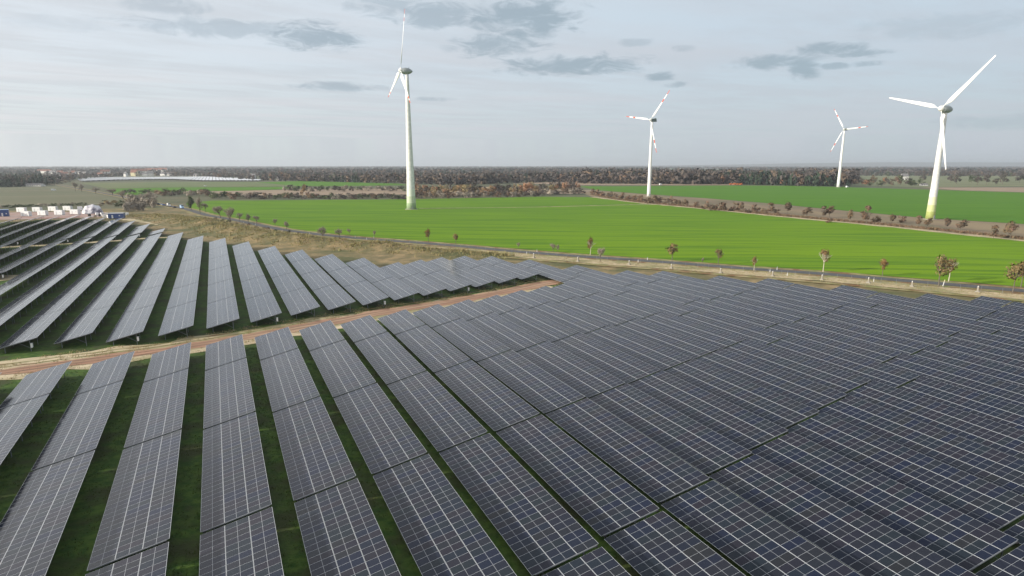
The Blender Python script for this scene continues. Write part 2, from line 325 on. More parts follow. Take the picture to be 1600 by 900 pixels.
# ------------------------------------------------------------------ the lie of the land
# height of the tables' lower edge on a 25 m grid over the solar farm (x from -150, y from -25)
TG=[
[2.25,2.50,2.72,2.92,3.07,3.18,3.23,3.25,3.24,3.21,3.16,3.12,3.12,3.17,3.31,3.53,3.78,4.01,4.18,4.24,4.17,3.99,3.70,3.33,2.92,2.47,2.01],
[1.90,2.16,2.41,2.62,2.79,2.91,2.98,3.02,3.02,3.00,2.96,2.93,2.92,2.97,3.11,3.35,3.62,3.86,4.02,4.07,3.99,3.78,3.48,3.11,2.69,2.26,1.81],
[1.53,1.81,2.08,2.32,2.51,2.64,2.72,2.77,2.80,2.79,2.77,2.74,2.74,2.78,2.91,3.18,3.47,3.71,3.87,3.91,3.80,3.56,3.24,2.86,2.46,2.03,1.61],
[1.14,1.44,1.75,2.02,2.23,2.37,2.46,2.51,2.57,2.59,2.57,2.57,2.59,2.64,2.77,3.07,3.35,3.56,3.69,3.70,3.57,3.30,2.97,2.59,2.21,1.81,1.41],
[0.73,1.05,1.38,1.71,1.93,2.08,2.19,2.23,2.31,2.36,2.37,2.40,2.47,2.60,2.79,3.04,3.24,3.38,3.44,3.40,3.23,2.97,2.64,2.30,1.94,1.58,1.21],
[0.32,0.63,0.97,1.35,1.59,1.75,1.95,1.93,1.99,2.05,2.11,2.20,2.33,2.52,2.75,2.96,3.07,3.13,3.12,3.02,2.83,2.58,2.29,1.98,1.67,1.35,1.03],
[-0.04,0.21,0.49,0.84,1.20,1.42,1.64,1.68,1.67,1.72,1.82,1.95,2.13,2.35,2.57,2.73,2.80,2.81,2.74,2.61,2.41,2.18,1.93,1.67,1.40,1.14,0.87],
[-0.25,-0.05,0.12,0.33,0.80,1.07,1.33,1.39,1.31,1.37,1.52,1.69,1.90,2.11,2.30,2.43,2.48,2.46,2.36,2.21,2.03,1.83,1.61,1.39,1.18,0.96,0.74],
[-0.24,0.00,0.24,0.54,0.89,1.03,1.16,1.08,0.93,1.07,1.29,1.48,1.68,1.87,2.02,2.12,2.15,2.11,2.01,1.87,1.70,1.53,1.35,1.17,1.00,0.82,0.64],
[-0.05,0.24,0.55,0.91,1.18,1.19,1.07,0.94,0.81,0.94,1.16,1.34,1.51,1.65,1.77,1.84,1.85,1.80,1.71,1.58,1.43,1.29,1.14,1.00,0.87,0.73,0.58],
[0.22,0.53,0.84,1.15,1.35,1.49,1.42,1.25,1.13,1.13,1.19,1.29,1.39,1.49,1.56,1.59,1.59,1.54,1.45,1.34,1.22,1.11,0.99,0.88,0.78,0.67,0.56],
[0.50,0.81,1.13,1.42,1.66,1.89,1.88,1.70,1.51,1.37,1.31,1.31,1.33,1.36,1.39,1.39,1.37,1.32,1.25,1.16,1.06,0.97,0.89,0.80,0.72,0.64,0.55],
[0.75,1.07,1.38,1.69,1.97,2.21,2.19,2.00,1.77,1.57,1.43,1.34,1.29,1.27,1.25,1.23,1.20,1.15,1.09,1.02,0.95,0.88,0.82,0.75,0.69,0.63,0.57],
[0.95,1.25,1.56,1.85,2.11,2.28,2.27,2.11,1.90,1.68,1.50,1.36,1.26,1.19,1.14,1.10,1.06,1.02,0.97,0.91,0.86,0.81,0.77,0.73,0.68,0.64,0.59],
[1.08,1.36,1.64,1.90,2.11,2.24,2.23,2.11,1.91,1.70,1.51,1.34,1.21,1.12,1.05,0.99,0.95,0.91,0.87,0.84,0.80,0.77,0.74,0.71,0.68,0.65,0.61],
[1.14,1.40,1.65,1.87,2.05,2.14,2.13,2.02,1.86,1.66,1.47,1.30,1.15,1.04,0.96,0.91,0.86,0.83,0.80,0.78,0.75,0.74,0.72,0.70,0.68,0.66,0.63],
[1.15,1.38,1.60,1.79,1.93,2.00,1.99,1.90,1.75,1.58,1.40,1.23,1.08,0.97,0.89,0.83,0.79,0.76,0.74,0.73,0.72,0.71,0.70,0.70,0.69,0.67,0.65],
[1.12,1.34,1.53,1.69,1.81,1.86,1.84,1.76,1.63,1.47,1.30,1.15,1.01,0.90,0.81,0.76,0.72,0.70,0.68,0.68,0.68,0.69,0.69,0.69,0.69,0.68,0.67],
]
TGX, TGY, TGS = -150., -25., 25.
PITCHX, X0, PW = 8.34166, -29.064, 6.36
TILT = 0.2399; HI = 0.95                                  # table tilt, lower edge above ground
def low_edge(x, y):
    nx, ny = len(TG), len(TG[0]); u = min(max((x-TGX)/TGS, 0), nx-1.001); v = min(max((y-TGY)/TGS, 0), ny-1.001)
    i, j = int(u), int(v); a, c = u-i, v-j
    return TG[i][j]*(1-a)*(1-c)+TG[i+1][j]*a*(1-c)+TG[i][j+1]*(1-a)*c+TG[i+1][j+1]*a*c
FE = {-9:455.3,-8:467.9,-7:460.4,-6:473.8,-5:466.2,-4:447.2,-3:438.7,-2:414.2,-1:390.3,0:360.8,1:338.5,2:321.1,3:310,4:292.8,5:274.3,6:260.1,7:244.4,8:232.2,9:217.5,10:221.0,11:224.6,12:225.7,13:220.9,14:208.2,15:190.7,16:174,17:168.3,18:153.3,19:143.1,20:125.9,21:109.7,22:101.7,23:92,24:83,25:74,26:65,27:57,28:49}
def far_end(x): return lerp_table(FE, (x-3-X0)/PITCHX)
MOUND = []
def ground_z(x, y, mound=True):
    w = sstep(TGX-60, TGX, x)*(1-sstep(240, 275, x))*sstep(-60, -25, y)*(1-sstep(570, 620, y))
    z = (low_edge(x, y)-HI)*w
    if mound and MOUND and -80 < x < 170 and 90 < y < 480:
        best = 0
        for (ax, ay, ah, aw), (bx, by, bh, bw) in zip(MOUND, MOUND[1:]):
            dx, dy = bx-ax, by-ay; t = max(0, min(1, ((x-ax)*dx+(y-ay)*dy)/(dx*dx+dy*dy)))
            d = hypot(x-ax-t*dx, y-ay-t*dy); hh = ah+(bh-ah)*t; ww = aw+(bw-aw)*t
            best = max(best, hh*exp(-(d/ww)**2))
        if best > .02:
            n = noise.fractal(Vector((x*.09, y*.09, 0)), 1.0, 2.1, 4)
            z += best*(1+.55*n)*sstep(2, 9, y-far_end(x))
    return z
def P(px, py, mound=False):
    r = pix_ray(px, py); z = 0.
    for _ in range(12):
        k = (z-CAMZ)/r[2]; z = .5*z+.5*ground_z(r[0]*k, r[1]*k, mound)
    k = (z-CAMZ)/r[2]; return r[0]*k, r[1]*k
MOUND = [(*P(205,336), 1.2, 9), (*P(260,341), 2.0, 9), (*P(320,352), 2.6, 10), (*P(400,370), 2.6, 9), (*P(480,380), 2.6, 8), (*P(560,386), 2.4, 7), (*P(640,392), 1.6, 6), (*P(720,397), 1.0, 5), (*P(790,400), .4, 4)]

def axis(inner0, inner1, step, lo, hi):
    a = list(np.arange(inner0, inner1+.1, step)); s = step; v = inner1; up = []
    while v < hi: s *= 1.35; v = min(v+s, hi); up.append(v)
    s = step; v = inner0; dn = []
    while v > lo: s *= 1.35; v = max(v-s, lo); dn.append(v)
    return dn[::-1]+a+up
xs = axis(-215, 280, 5, -24000, 24000); ys = axis(-60, 625, 5, -300, 24000)
nx, ny = len(xs), len(ys)
vv = [(x, y, ground_z(x, y)) for x in xs for y in ys]
ff = [(i*ny+j, (i+1)*ny+j, (i+1)*ny+j+1, i*ny+j+1) for i in range(nx-1) for j in range(ny-1)]
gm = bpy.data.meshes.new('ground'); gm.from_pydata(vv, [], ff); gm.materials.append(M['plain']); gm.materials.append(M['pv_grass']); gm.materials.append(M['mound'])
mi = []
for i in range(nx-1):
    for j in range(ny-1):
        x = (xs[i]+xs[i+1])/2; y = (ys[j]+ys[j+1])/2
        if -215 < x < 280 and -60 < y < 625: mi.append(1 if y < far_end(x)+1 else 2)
        else: mi.append(0)
gm.polygons.foreach_set('material_index', mi); gm.polygons.foreach_set('use_smooth', [True]*len(mi))
struct(obj('ground', gm))

def sheet(name, pts, mat, off=.05, step=8, mound=False):
    """a flat area of ground cover draped on the terrain; pts are ground points"""
    bm = bmesh.new(); vs = [bm.verts.new((x, y, 0)) for x, y in pts]; f = bm.faces.new(vs)
    if f.normal.z < 0: f.normal_flip()
    xa = [p[0] for p in pts]; ya = [p[1] for p in pts]
    def cuts(lo, hi, rng):
        lo2, hi2 = max(lo, rng[0]), min(hi, rng[1]); return np.arange(math.ceil(lo2/step)*step, hi2, step) if hi2 > lo2 else []
    for c in cuts(min(xa), max(xa), (-225, 285)): bmesh.ops.bisect_plane(bm, geom=bm.verts[:]+bm.edges[:]+bm.faces[:], plane_co=(c, 0, 0), plane_no=(1, 0, 0))
    for c in cuts(min(ya), max(ya), (-75, 630)): bmesh.ops.bisect_plane(bm, geom=bm.verts[:]+bm.edges[:]+bm.faces[:], plane_co=(0, c, 0), plane_no=(0, 1, 0))
    bmesh.ops.triangulate(bm, faces=bm.faces[:])
    for v in bm.verts: v.co.z = ground_z(v.co.x, v.co.y, mound)+off
    me = bpy.data.meshes.new(name); bm.to_mesh(me); bm.free(); me.materials.append(mat)
    return struct(obj(name, me))
def ribbon(name, line, width, mat, off, step=4, mound=False, jitter=0, w2=None):
    """a strip of ground cover following a line of ground points"""
    pts = []
    for (ax, ay), (bx, by) in zip(line, line[1:]):
        n = max(1, int(hypot(bx-ax, by-ay)/step))
        pts += [(ax+(bx-ax)*k/n, ay+(by-ay)*k/n) for k in range(n)]
    pts.append(line[-1]); v = []; f = []; n = 4
    for _ in range(3): pts = [pts[0]]+[((a[0]+2*c[0]+d[0])/4, (a[1]+2*c[1]+d[1])/4) for a, c, d in zip(pts, pts[1:], pts[2:])]+[pts[-1]]
    for i, (x, y) in enumerate(pts):
        a = pts[max(i-1, 0)]; c = pts[min(i+1, len(pts)-1)]; dx, dy = c[0]-a[0], c[1]-a[1]; l = hypot(dx, dy) or 1; nx_, ny_ = -dy/l, dx/l
        w = width if w2 is None else width+(w2-width)*i/len(pts)
        jl = jitter*noise.noise(Vector((x*.25, y*.25, 1))); jr = jitter*noise.noise(Vector((x*.25, y*.25, 7)))
        for k in range(n+1):
            s = -w/2-jl+(w+jl+jr)*k/n; X, Y = x+nx_*s, y+ny_*s; v.append((X, Y, ground_z(X, Y, mound)+off))
    for i in range(len(pts)-1):
        for k in range(n): f.append((i*(n+1)+k+1, i*(n+1)+k, (i+1)*(n+1)+k, (i+1)*(n+1)+k+1))
    me = bpy.data.meshes.new(name); me.from_pydata(v, [], f); me.materials.append(mat); me.update()
    return struct(obj(name, me))
PX = lambda L: [P(x, y) for x, y in L]

ROAD_PX = [(60,286),(92,289),(137,297.5),(175,304.5),(205,310),(234,315.8),(265,322),(285,325.5),(324,336.8),(365,343.6),(400,351),(445,360),(505,367.5),(550,372),(634,378),(720,385),(800,392.8),(900,400.6),(1000,407),(1090,414),(1180,421.4),(1286,428),(1400,438),(1500,446.5),(1600,455),(1750,469),(1950,489)]
ROAD = PX(ROAD_PX)
# fields (outlines surveyed on the ground)
F1_near = [(300,327.5),(345,337),(400,347.3),(445,356),(505,363.8),(550,368.2),(634,374.5),(720,381),(800,388),(900,396),(1000,402.5),(1090,409.5),(1180,416),(1286,423),(1400,432.5),(1500,440.5),(1600,448.5),(1750,462),(1950,481)]
F1_far = [(1950,412),(1750,392),(1600,376.5),(1500,366),(1400,355.5),(1300,346),(1200,337),(1100,326.5),(1000,317.5),(960,312.5),(925,308),(850,307.5),(640,311.5),(400,313.2),(330,313.5),(290,318)]
sheet('main_field', PX(F1_near+F1_far), M['crop'], .07)
sheet('far_field', PX([(905,291),(960,291),(1140,290),(1240,290.5),(1320,292.5),(1450,296.5),(1600,301),(1800,307),(1950,312),(1950,384),(1800,370),(1600,350),(1450,341),(1330,330),(1200,317.5),(1100,309.5),(1000,302.5),(930,297)]), M['crop2'], .08)
sheet('fallow_strip', PX([(930,297.5),(1000,303),(1100,310),(1200,318),(1330,330.5),(1450,341.5),(1600,350.5),(1800,370.5),(1950,384.5),(1950,411.5),(1750,391.5),(1600,376),(1500,365.5),(1400,355),(1300,345.5),(1200,336.5),(1100,326),(1000,317),(960,312),(925,307.5),(905,300)]), M['bare'], .09)
ribbon('hedge_margin', PX([(925,308),(960,312.3),(1000,317.4),(1100,326.4),(1200,337),(1300,346),(1400,355.5),(1500,366),(1600,376.5),(1750,392)]), 6.5, M['straw'], .13, 10, jitter=3)
ribbon('turbine_path', PX([(655,325.7),(740,325),(850,323.6),(930,321.6),(1000,319.5),(1030,320)]), 4.2, M['straw'], .14, 8, jitter=1)
sheet('tan_field_edge', PX([(1440,293.2),(1600,292.8),(1800,293.5),(1800,306),(1600,300.5),(1500,297.5)]), M['heath'], .12)
sheet('right_meadow', PX([(1310,274.5),(1600,275),(1900,276),(1900,292),(1600,291.5),(1440,292.5),(1320,290)]), M['meadow'], .16)
sheet('pale_field_edge', PX([(800,286.5),(905,289.5),(1150,289.5),(1150,287.2),(940,286),(860,284.5)]), M['heath'], .2)
sheet('brown_field_behind', PX([(640,296),(760,292),(900,297),(930,297),(905,303),(780,303),(640,303)]), M['heath'], .1)
sheet('olive_field', PX([(-250,301),(0,299.6),(125,298.2),(150,303),(180,309),(196,314),(150,318.2),(0,320.2),(-250,323)]), M['olive'], .1)
sheet('upper_olive_field', PX([(-250,295.5),(0,293.8),(86,291),(105,293),(118,296.6),(0,298.2),(-250,300)]), M['olive'], .1)
ribbon('field_path', PX([(-250,300.6),(0,299),(70,298),(122,297.2)]), 4, M['pathpale'], .16, 30)
ribbon('yard_path', PX([(-200,322.5),(0,320.8),(100,319.3),(160,318)]), 4, M['pathpale'], .16, 20)
sheet('dull_green_field', PX([(126,286),(300,284.2),(420,284.3),(520,286),(640,289.5),(560,290.8),(400,291.8),(260,292.5),(165,294.5)]), M['dullgreen'], .15)
sheet('left_green_field', PX([(166,295),(260,293),(400,292.2),(470,292),(440,296),(360,298.5),(300,298.5),(235,301.5),(205,305.5),(180,303)]), M['crop2'], .14)
sheet('distant_green_field', PX([(400,285),(470,283),(620,287),(640,289.3),(560,290.5),(470,291)]), M['crop2'], .2)
sheet('heath_patch', PX([(330,299),(440,296.8),(560,294.5),(650,296),(640,304),(480,305),(330,306)]), M['heath'], .12)
# road with verges
ribbon('verge', ROAD, 13, M['verge'], .10, 5, jitter=1.5)
ribbon('road', ROAD, 5.6, M['asphalt'], .16, 5)
# strip of straw and rough grass between the road and the farm
ribbon('straw_strip', PX([(640,386),(720,391),(800,398.5),(900,407),(1000,414.5),(1090,421),(1180,428.5),(1286,436.5),(1400,446.5),(1500,456),(1600,465.5),(1750,480)]), 8.5, M['straw'], .14, 5, jitter=1.2)
ribbon('grass_strip', PX([(780,402),(900,411.5),(1000,419.5),(1090,426.5),(1180,434),(1286,442.5),(1400,452.5),(1500,461.5),(1600,471)]), 3.2, M['verge'], .17, 5, jitter=1.5)
ribbon('sandy_strip', [(X0+3+PITCHX*r, FE[r]+2.2) for r in range(12, 27)], 6.5, M['fence_sand'], .19, 3, jitter=2.5)
# the track through the farm
def near_top(r): return (121.7+3.12*r if r < 11 else {11:157.1,12:160.5,13:168}.get(r, 168)) if r > -6 else 121.7+3.12*r
def far_bot(r):  return {-1:140.8,0:141.6,1:139.7,2:141.8,3:145.3,4:148.2,5:152.4,6:155.7,7:158.7,8:162.5,9:166.3,10:170.4,11:174,12:177.5,13:180.9}.get(r, 140.8 if r < 0 else 181)
tl = [(X0+3+PITCHX*r, r) for r in range(-10, 14)]
ribbon('track_shoulder', [(x, (near_top(r)+far_bot(r))/2-.3-(.3 if r > 8 else 0)) for x, r in tl], 14.5, M['sand'], .05, 4, jitter=3, w2=9)
TRK = PX([(-150,602),(0,582.7),(62,574.5),(142,563),(222,553.5),(300,541),(390,526.5),(450,515.5),(517,503.8),(585,490.5),(650,480.5),(725,468.5),(797,454.5),(850,443.5),(872,439.5)])
ribbon('red_track', TRK, 4.0, M['track'], .11, 3, jitter=1.8, w2=6)
def shifted(line, o): return [(x-o*.37, y+o*.93) for x, y in line]
for o in (-.85, .85): ribbon('wheel_rut', shifted(TRK, o), .55, M['rut'], .135, 2, jitter=.35)
for o in (3.4, 5.3): ribbon('wheel_rut', shifted(TRK, o), .45, M['verge'], .085, 2, jitter=.5)
ribbon('cross_path', [(X0+3+PITCHX*r, y) for r, y in [(-12,322),(-9,322),(-6,326),(-4,328.5),(-2,334),(0,341),(1,343)]], 5, M['sand'], .07, 3, jitter=2)
ribbon('sandy_corner', PX([(-120,446),(0,437),(12,434),(24,430)]), 9, M['sand'], .07, 3, jitter=3)
ribbon('back_track', PX([(192,342),(228,347),(262,352),(300,358),(340,366),(372,376)]), 7, M['sand'], .09, 3, jitter=3)
sheet('yard', [(-190,474),(-100,474),(-70,482),(-58,492),(-52,512),(-70,545),(-110,565),(-190,560)], M['yard'], .14)

M['endbar'] = simple('dull_grey_end_bar', (.16,.17,.185), .5, .4, 0, .1)
# ------------------------------------------------------------------ solar tables
MP, ML = 0.955, 2.10                    # module pitch along the row, module length up the slope
random.seed(3)
def module_faces(m, x, y, rnd, flat=0):
    w = MP-.018; l = ML; a, c = .018, .006; z = 0
    t = rnd.random(); dz = [rnd.uniform(-.0012, .0012) for _ in range(4)]
    o = [(x, y, z+dz[0]), (x+l, y, z+dz[1]), (x+l, y+w, z+dz[2]), (x, y+w, z+dz[3])]
    i = [(x+a, y+c, z+dz[0]-.001), (x+l-a, y+c, z+dz[1]-.001), (x+l-a, y+w-c, z+dz[2]-.001), (x+a, y+w-c, z+dz[3]-.001)]
    m.quad(i, 0, uv=[(0,0),(1,0),(1,1),(0,1)], t=t)
    for k in range(4): m.quad([o[k], o[(k+1)%4], i[(k+1)%4], i[k]], 1)
    u = [(p[0], p[1], p[2]-.035) for p in o]
    for k in range(4): m.quad([u[k], u[(k+1)%4], o[(k+1)%4], o[k]], 1)
    m.quad(u[::-1], 2)
MODULE = []
for s in range(6):
    m = MB(); module_faces(m, 0, 0, random.Random(s)); MODULE.append(m.mesh('solar_module', [M['panel'], M['alu'], M['backsheet']]))
ARR = {}
def array_mesh(n, var):
    if (n, var) not in ARR:
        m = MB(); rnd = random.Random(n*10+var)
        for k in range(n):
            for j in range(3): module_faces(m, j*(ML+.03), k*MP, rnd)
        ARR[(n, var)] = m.mesh('module_array', [M['panel'], M['alu'], M['backsheet']])
    return ARR[(n, var)]
FRM = {}
def frame_mesh(n):
    if n not in FRM:
        m = MB(); l = n*MP
        for x in (.45, 1.65, 2.6, 3.8, 4.75, 5.9): m.box((x, l/2-.01, -.075), (.06, l-.1, .07))
        for k in range(pairs(n)): m.box((3.18, post_y(n, k), -.17), (5.6, .08, .12))
        m.box((3.2, -.05, -.06), (5.9, .06, .08), 1); m.box((3.2, l-.0, -.10), (5.7, .05, .09)); m.box((.35, -.16, -.07), (.3, .12, .1), 2); m.box((6.05, -.16, -.07), (.25, .12, .1), 2)
        FRM[n] = m.mesh('support_frame', [M['galv'], M['endbar'], M['dark']])
    return FRM[n]
def pairs(n): return max(2, round(n*MP/4.9)+1)
def post_y(n, k): return .35+(n*MP-.7)*k/(pairs(n)-1)
PXF, PXR = 1.15, 4.95
def post_mesh(x):
    h = HI+x*tan(TILT)-.2; m = MB(); m.box((0, 0, h/2-.3), (.08, .10, h+.6)); m.box((0, 0, h-.02), (.16, .16, .05)); return m.mesh('steel_post', M['galv'])
POST = (post_mesh(PXF), post_mesh(PXR))
brm = MB(); brm.tube((PXR-1.6, 0, HI+(PXR-1.6)*tan(TILT)-.2), (PXR, 0, .55), .03, n=5); BRACE = brm.mesh('brace', M['galv'])
ib = MB(); ib.box((0, 0, 0), (.28, .55, .70)); ib.box((.02, 0, .38), (.34, .62, .05)); ib.box((-.15, 0, -.05), (.02, .35, .4)); INV = ib.mesh('inverter_box', M['white'])
tables = 0
def in_view(X, ya, yb, mx=300, my=260):
    for x in (X, X+6.2):
        for y in (ya, yb, (ya+yb)/2):
            z = ground_z(x, y, False)+HI+.245*(x-X)
            yc = x*sin(YAW)+y*cos(YAW)
            if yc < 8: continue
            px, py = to_px(x, y, z)
            if -mx < px < 1600+mx and py < 900+my: return True
    return False
def table(r, y0, n, label, group, inverter=False):
    global tables
    X = X0+PITCHX*r; l = n*MP; y1 = y0+l
    if n < 3 or not in_view(X, y0, y1): return
    z0 = low_edge(X, y0); z1 = low_edge(X, y1); sl = atan2(z1-z0, l)
    t = thing('solar_table', label, 'solar table', (X, y0, z0-HI), (sl, 0, 0), group)
    rot = (0, -TILT, 0); ym = (y0+y1)/2; dist = hypot(X, ym)
    if dist < 112 and in_view(X, y0, y1, 20, 20):
        R = Euler(rot).to_matrix()
        for k in range(n):
            for j in range(3):
                o = obj('solar_module', MODULE[(k*7+j*3+tables)%6], t, Vector((0,0,HI)) + R @ Vector((j*(ML+.03), k*MP, 0)), rot)
    else: obj('module_array', array_mesh(n, tables % 3), t, (0, 0, HI), rot)
    obj('support_frame', frame_mesh(n), t, (0, 0, HI), rot)
    for k in range(pairs(n)):
        obj('post', POST[0], t, (PXF, post_y(n, k), 0)); obj('post', POST[1], t, (PXR, post_y(n, k), 0))
        if k in (0, pairs(n)-1): obj('brace', BRACE, t, (0, post_y(n, k), 0))
    if inverter: obj('inverter_box', INV, t, (PXR+.25, .2, 1.05))
    tables += 1
NT = 26.33
J0 = {14:145.4, 15:155, 16:156.4, 17:158, 18:161.8, 19:159.6, 20:168, 21:170.8, 22:174, 23:178}
for r in range(-3, 29):
    j0 = J0.get(r, 104.9+3.22*r) if r < 24 else 104.9+3.2*r-2
    if r <= 13:
        nm = 'near row from the far left'
        table(r, j0+.27, min(17, int((near_top(r)-j0)/MP)), 'solar table at the red track, topmost in near-side row %s from the left' % ordinal(r+4), 'tilted solar tables on the near side of the track')
        base = 2
    else:
        # upward of the joint as far as the road fence
        ups = []; y = j0
        while FE[r]-y > 3*MP: n = min(27, int((FE[r]-y)/MP)); ups.append((y+.27, n)); y += NT
        while FE[r] < j0-NT+6: j0 -= NT
        if not ups and j0 > FE[r]: ups.append((j0-NT+.27, int((FE[r]-j0+NT)/MP))); j0 -= NT
        for i, (yy, n) in enumerate(reversed(ups)):
            table(r, yy, n, 'dark solar table, %s from the road fence in the %s row past the track end' % (ordinal(i+1), ordinal(r-13)), 'solar tables reaching from the road fence')
        base = len(ups)+1
    for k in range(0, 7):
        y = j0-NT*(k+1)+.27
        if y+NT < -14: break
        lab = ('solar table, %s from the red track in near-side row %s from the left' % (ordinal(k+2), ordinal(r+4))) if r <= 13 else ('dark solar table, %s from the road fence in the %s row past the track end' % (ordinal(k+base), ordinal(r-13)))
        table(r, y, 27, lab, 'tilted solar tables on the near side of the track' if r <= 13 else 'solar tables reaching from the road fence')
BR = {0:337.4,-1:337.2,-2:331,-3:329,-4:325.2,-5:323.1,-6:323,-7:321,-8:320,-9:318}
for r in range(-9, 14):
    y = far_bot(r) if r > -4 else 233.+(r+4)*-1.5; stop = BR.get(r, FE[r]); k = 1
    while stop-y > 3*MP:
        rest = stop-y; n = min(28, int(rest/MP))
        if n < 28 and n > 26: n = 26
        table(r, y, n, 'pale solar table, %s beyond the red track in far-side row %s from the left' % (ordinal(k), ordinal(r+10)), 'solar tables beyond the red track', inverter=(k == 1 and r in (-4,-1,1,4,7,10)))
        y += 28*MP+.5; k += 1
    if r in BR:
        y = BR[r]+5.5; k = 1
        while FE[r]-y > 3*MP:
            n = min(28, int((FE[r]-y)/MP))
            table(r, y, n, 'pale solar table, %s behind the cross path in far-side row %s from the left' % (ordinal(k), ordinal(r+10)), 'solar tables behind the cross path', inverter=(k == 1 and r in (-6,-4,-1)))
            y += 28*MP+.5; k += 1
print('tables', tables)

# ------------------------------------------------------------------ wind turbines
def blade_mesh(L, mats, stripes, chord=2.3, sgn=1):
    """a tapered, twisted blade along +Z from the hub, thick towards the root"""
    m = MB(); rings = []; st = [0, .02, .05, .09, .14, .2, .3, .4, .5, .6, .7, .7001, .8, .8001, .86, .92, .9201, .97, 1.0]
    for s in st:
        if s < .05: c, th = .9, .9
        else:
            u = (s-.05)/.95; c = chord*(sstep(-.02, .13, u))*(1-.80*u)+.12; th = c*(.34-.2*min(1, u*2))+.04
        tw = sgn*(radians(24)*(1-s)**2+radians(4)); ring = []
        for k in range(10):
            a = 2*pi*k/10; x = cos(a)*c/2-(.18*c if s > .05 else 0); y = sin(a)*th/2*(1 if s < .05 else (.6+.4*cos(a)))
            ring.append((x*cos(tw)-y*sin(tw), x*sin(tw)+y*cos(tw), .9+s*(L-.9)))
        rings.append(ring)
    i0 = 0
    for r in rings: m.v += r
    for j in range(len(rings)-1):
        mid = (st[j]+st[j+1])/2; mi = 0
        for a, c in stripes:
            if a <= mid <= c: mi = 1
        for k in range(10): m.f.append((j*10+k, j*10+(k+1)%10, (j+1)*10+(k+1)%10, (j+1)*10+k)); m.m.append(mi)
    m.f.append(tuple(range(9, -1, -1))); m.m.append(0); e = (len(rings)-1)*10; m.f.append(tuple(e+k for k in range(10))); m.m.append(0)
    return m.mesh('blade', mats, True)
def turbine(label, base, az, ph, L, H, oh, tail, rb, rt, egg, stripes, tower_mats, rings):
    x, y = base; t = thing('wind_turbine', label, 'wind turbine', (x, y, ground_z(x, y)), group='wind turbines in the green fields')
    m = MB(); prof = []
    hs = sorted(set([0] + [k*(H-1.6)/16 for k in range(17)] + [h for h, _ in rings]))
    def mat_at(h):
        for hh, mi in rings:
            if h < hh: return mi
        return 0
    for h in hs:
        u = h/(H-1.6); r = rb+(rt-rb)*(u**.75 if egg else u); prof.append((r, h, mat_at(h+.01)))
    m.lathe(prof, 32); tower = obj('tower', m.mesh('tower', tower_mats, True), t)
    m = MB(); m.box((0, -rb-.02, 1.6), (1.0, .25, 2.2)); obj('door', m.mesh('tower_door', M['nacgrey']), tower)
    m = MB(); m.lathe([(rb+1.3, 0), (rb+1.2, .35), (rb+.2, .4)], 32); obj('foundation', m.mesh('foundation', M['concrete']), t)
    # nacelle frame: +Y forward along the rotor axis
    a = Vector((sin(az), cos(az), 0)); zr = -az
    q = Vector((0, 1, 0)).to_track_quat('Z', 'X')
    m = MB()
    if egg:
        prof = []
        for k in range(15):
            u = k/14; yy = -tail+u*(tail+oh-1.2); r = 2.35*sin(min(1, u*1.5+.03)*pi/2)**.62 if u < .66 else 2.35-.5*((u-.66)/.34)**2
            prof.append((max(r, .15), yy))
        m.lathe(prof, 20, 0, q=q)
        m.box((0, -tail*.4, 2.5), (.12, .3, 1.2))
    else:
        m.box((0, (oh-1.5-tail)/2, .1), (2.9, tail+oh-1.5, 3.0), taper=.9); m.box((0, -tail+1, 1.9), (1.6, 1.4, .5)); m.tube((.4, -tail+.6, 2), (.4, -tail+.6, 3.2), .05)
    nm = m.mesh('nacelle', M['nacgrey'] if egg else M['nacdark'], egg); nac = obj('nacelle', nm, t, (0, 0, H), (0, 0, zr))
    if egg: nm.polygons.foreach_set('use_smooth', [True]*len(nm.polygons))
    m = MB(); R0_ = 1.75 if egg else 1.25
    m.lathe([(R0_*.96, -1.25), (R0_, -.3), (R0_*.95, .4), (R0_*.75, 1.0), (R0_*.4, 1.45), (.08, 1.6)], 20, 0, q=q)
    tilt = .08; hp = Vector((0, oh*cos(tilt), oh*sin(tilt)))
    Rz = Matrix.Rotation(zr, 3, 'Z'); Rt = Matrix.Rotation(tilt, 3, 'X')
    hub = obj('hub', m.mesh('hub', M['dirtywhite'] if egg else M['white'], True), t, Vector((0,0,H)) + Rz @ hp); hub.rotation_euler = (Rz @ Rt).to_euler()
    bm_ = blade_mesh(L, [M['white'], M['redstripe']], stripes, 3.6 if L > 41 else (2.9 if egg else 2.3), -1 if L > 41 else 1)
    s = Vector((1, 0, 0))       # rotor plane horizontal axis in the nacelle frame
    for k in range(3):
        th = ph+k*2*pi/3
        d = Vector((cos(th), 0, sin(th)))                      # blade direction in the rotor plane
        zax = d; yax = Vector((0, 1, 0)); xax = yax.cross(zax)
        Rb = Matrix((xax, yax, zax)).transposed()
        bl = obj('blade', bm_, t, Vector((0,0,H)) + Rz @ hp); bl.rotation_euler = (Rz @ Rt @ Rb).to_euler()
    return t
tw_green = [M['dirtywhite'], simple('green_tower_base', (.36,.46,.28), .55, .4, 0, .15), simple('pale_green_ring', (.52,.58,.42), .55, .4, 0, .12), simple('lighter_green_ring', (.66,.70,.60), .55, .4, 0, .1)]
tw_grn4 = [M['dirtywhite'], simple('yellow_green_base', (.38,.43,.14), .55, .4, 0, .15), simple('yellow_green_ring', (.52,.57,.26), .55, .4, 0, .12), simple('pale_yellow_ring', (.66,.68,.45), .55, .4, 0, .1)]
turbine('tall white wind turbine standing alone in the main green field, one blade straight up', (138, 525.4), radians(-89.6), radians(97.8), 41.3, 100.1, 4.6, 4.3, 3.75, 1.25, True, [(.80,.86),(.92,1)], tw_green, [(5,1),(10,2),(15,3)])
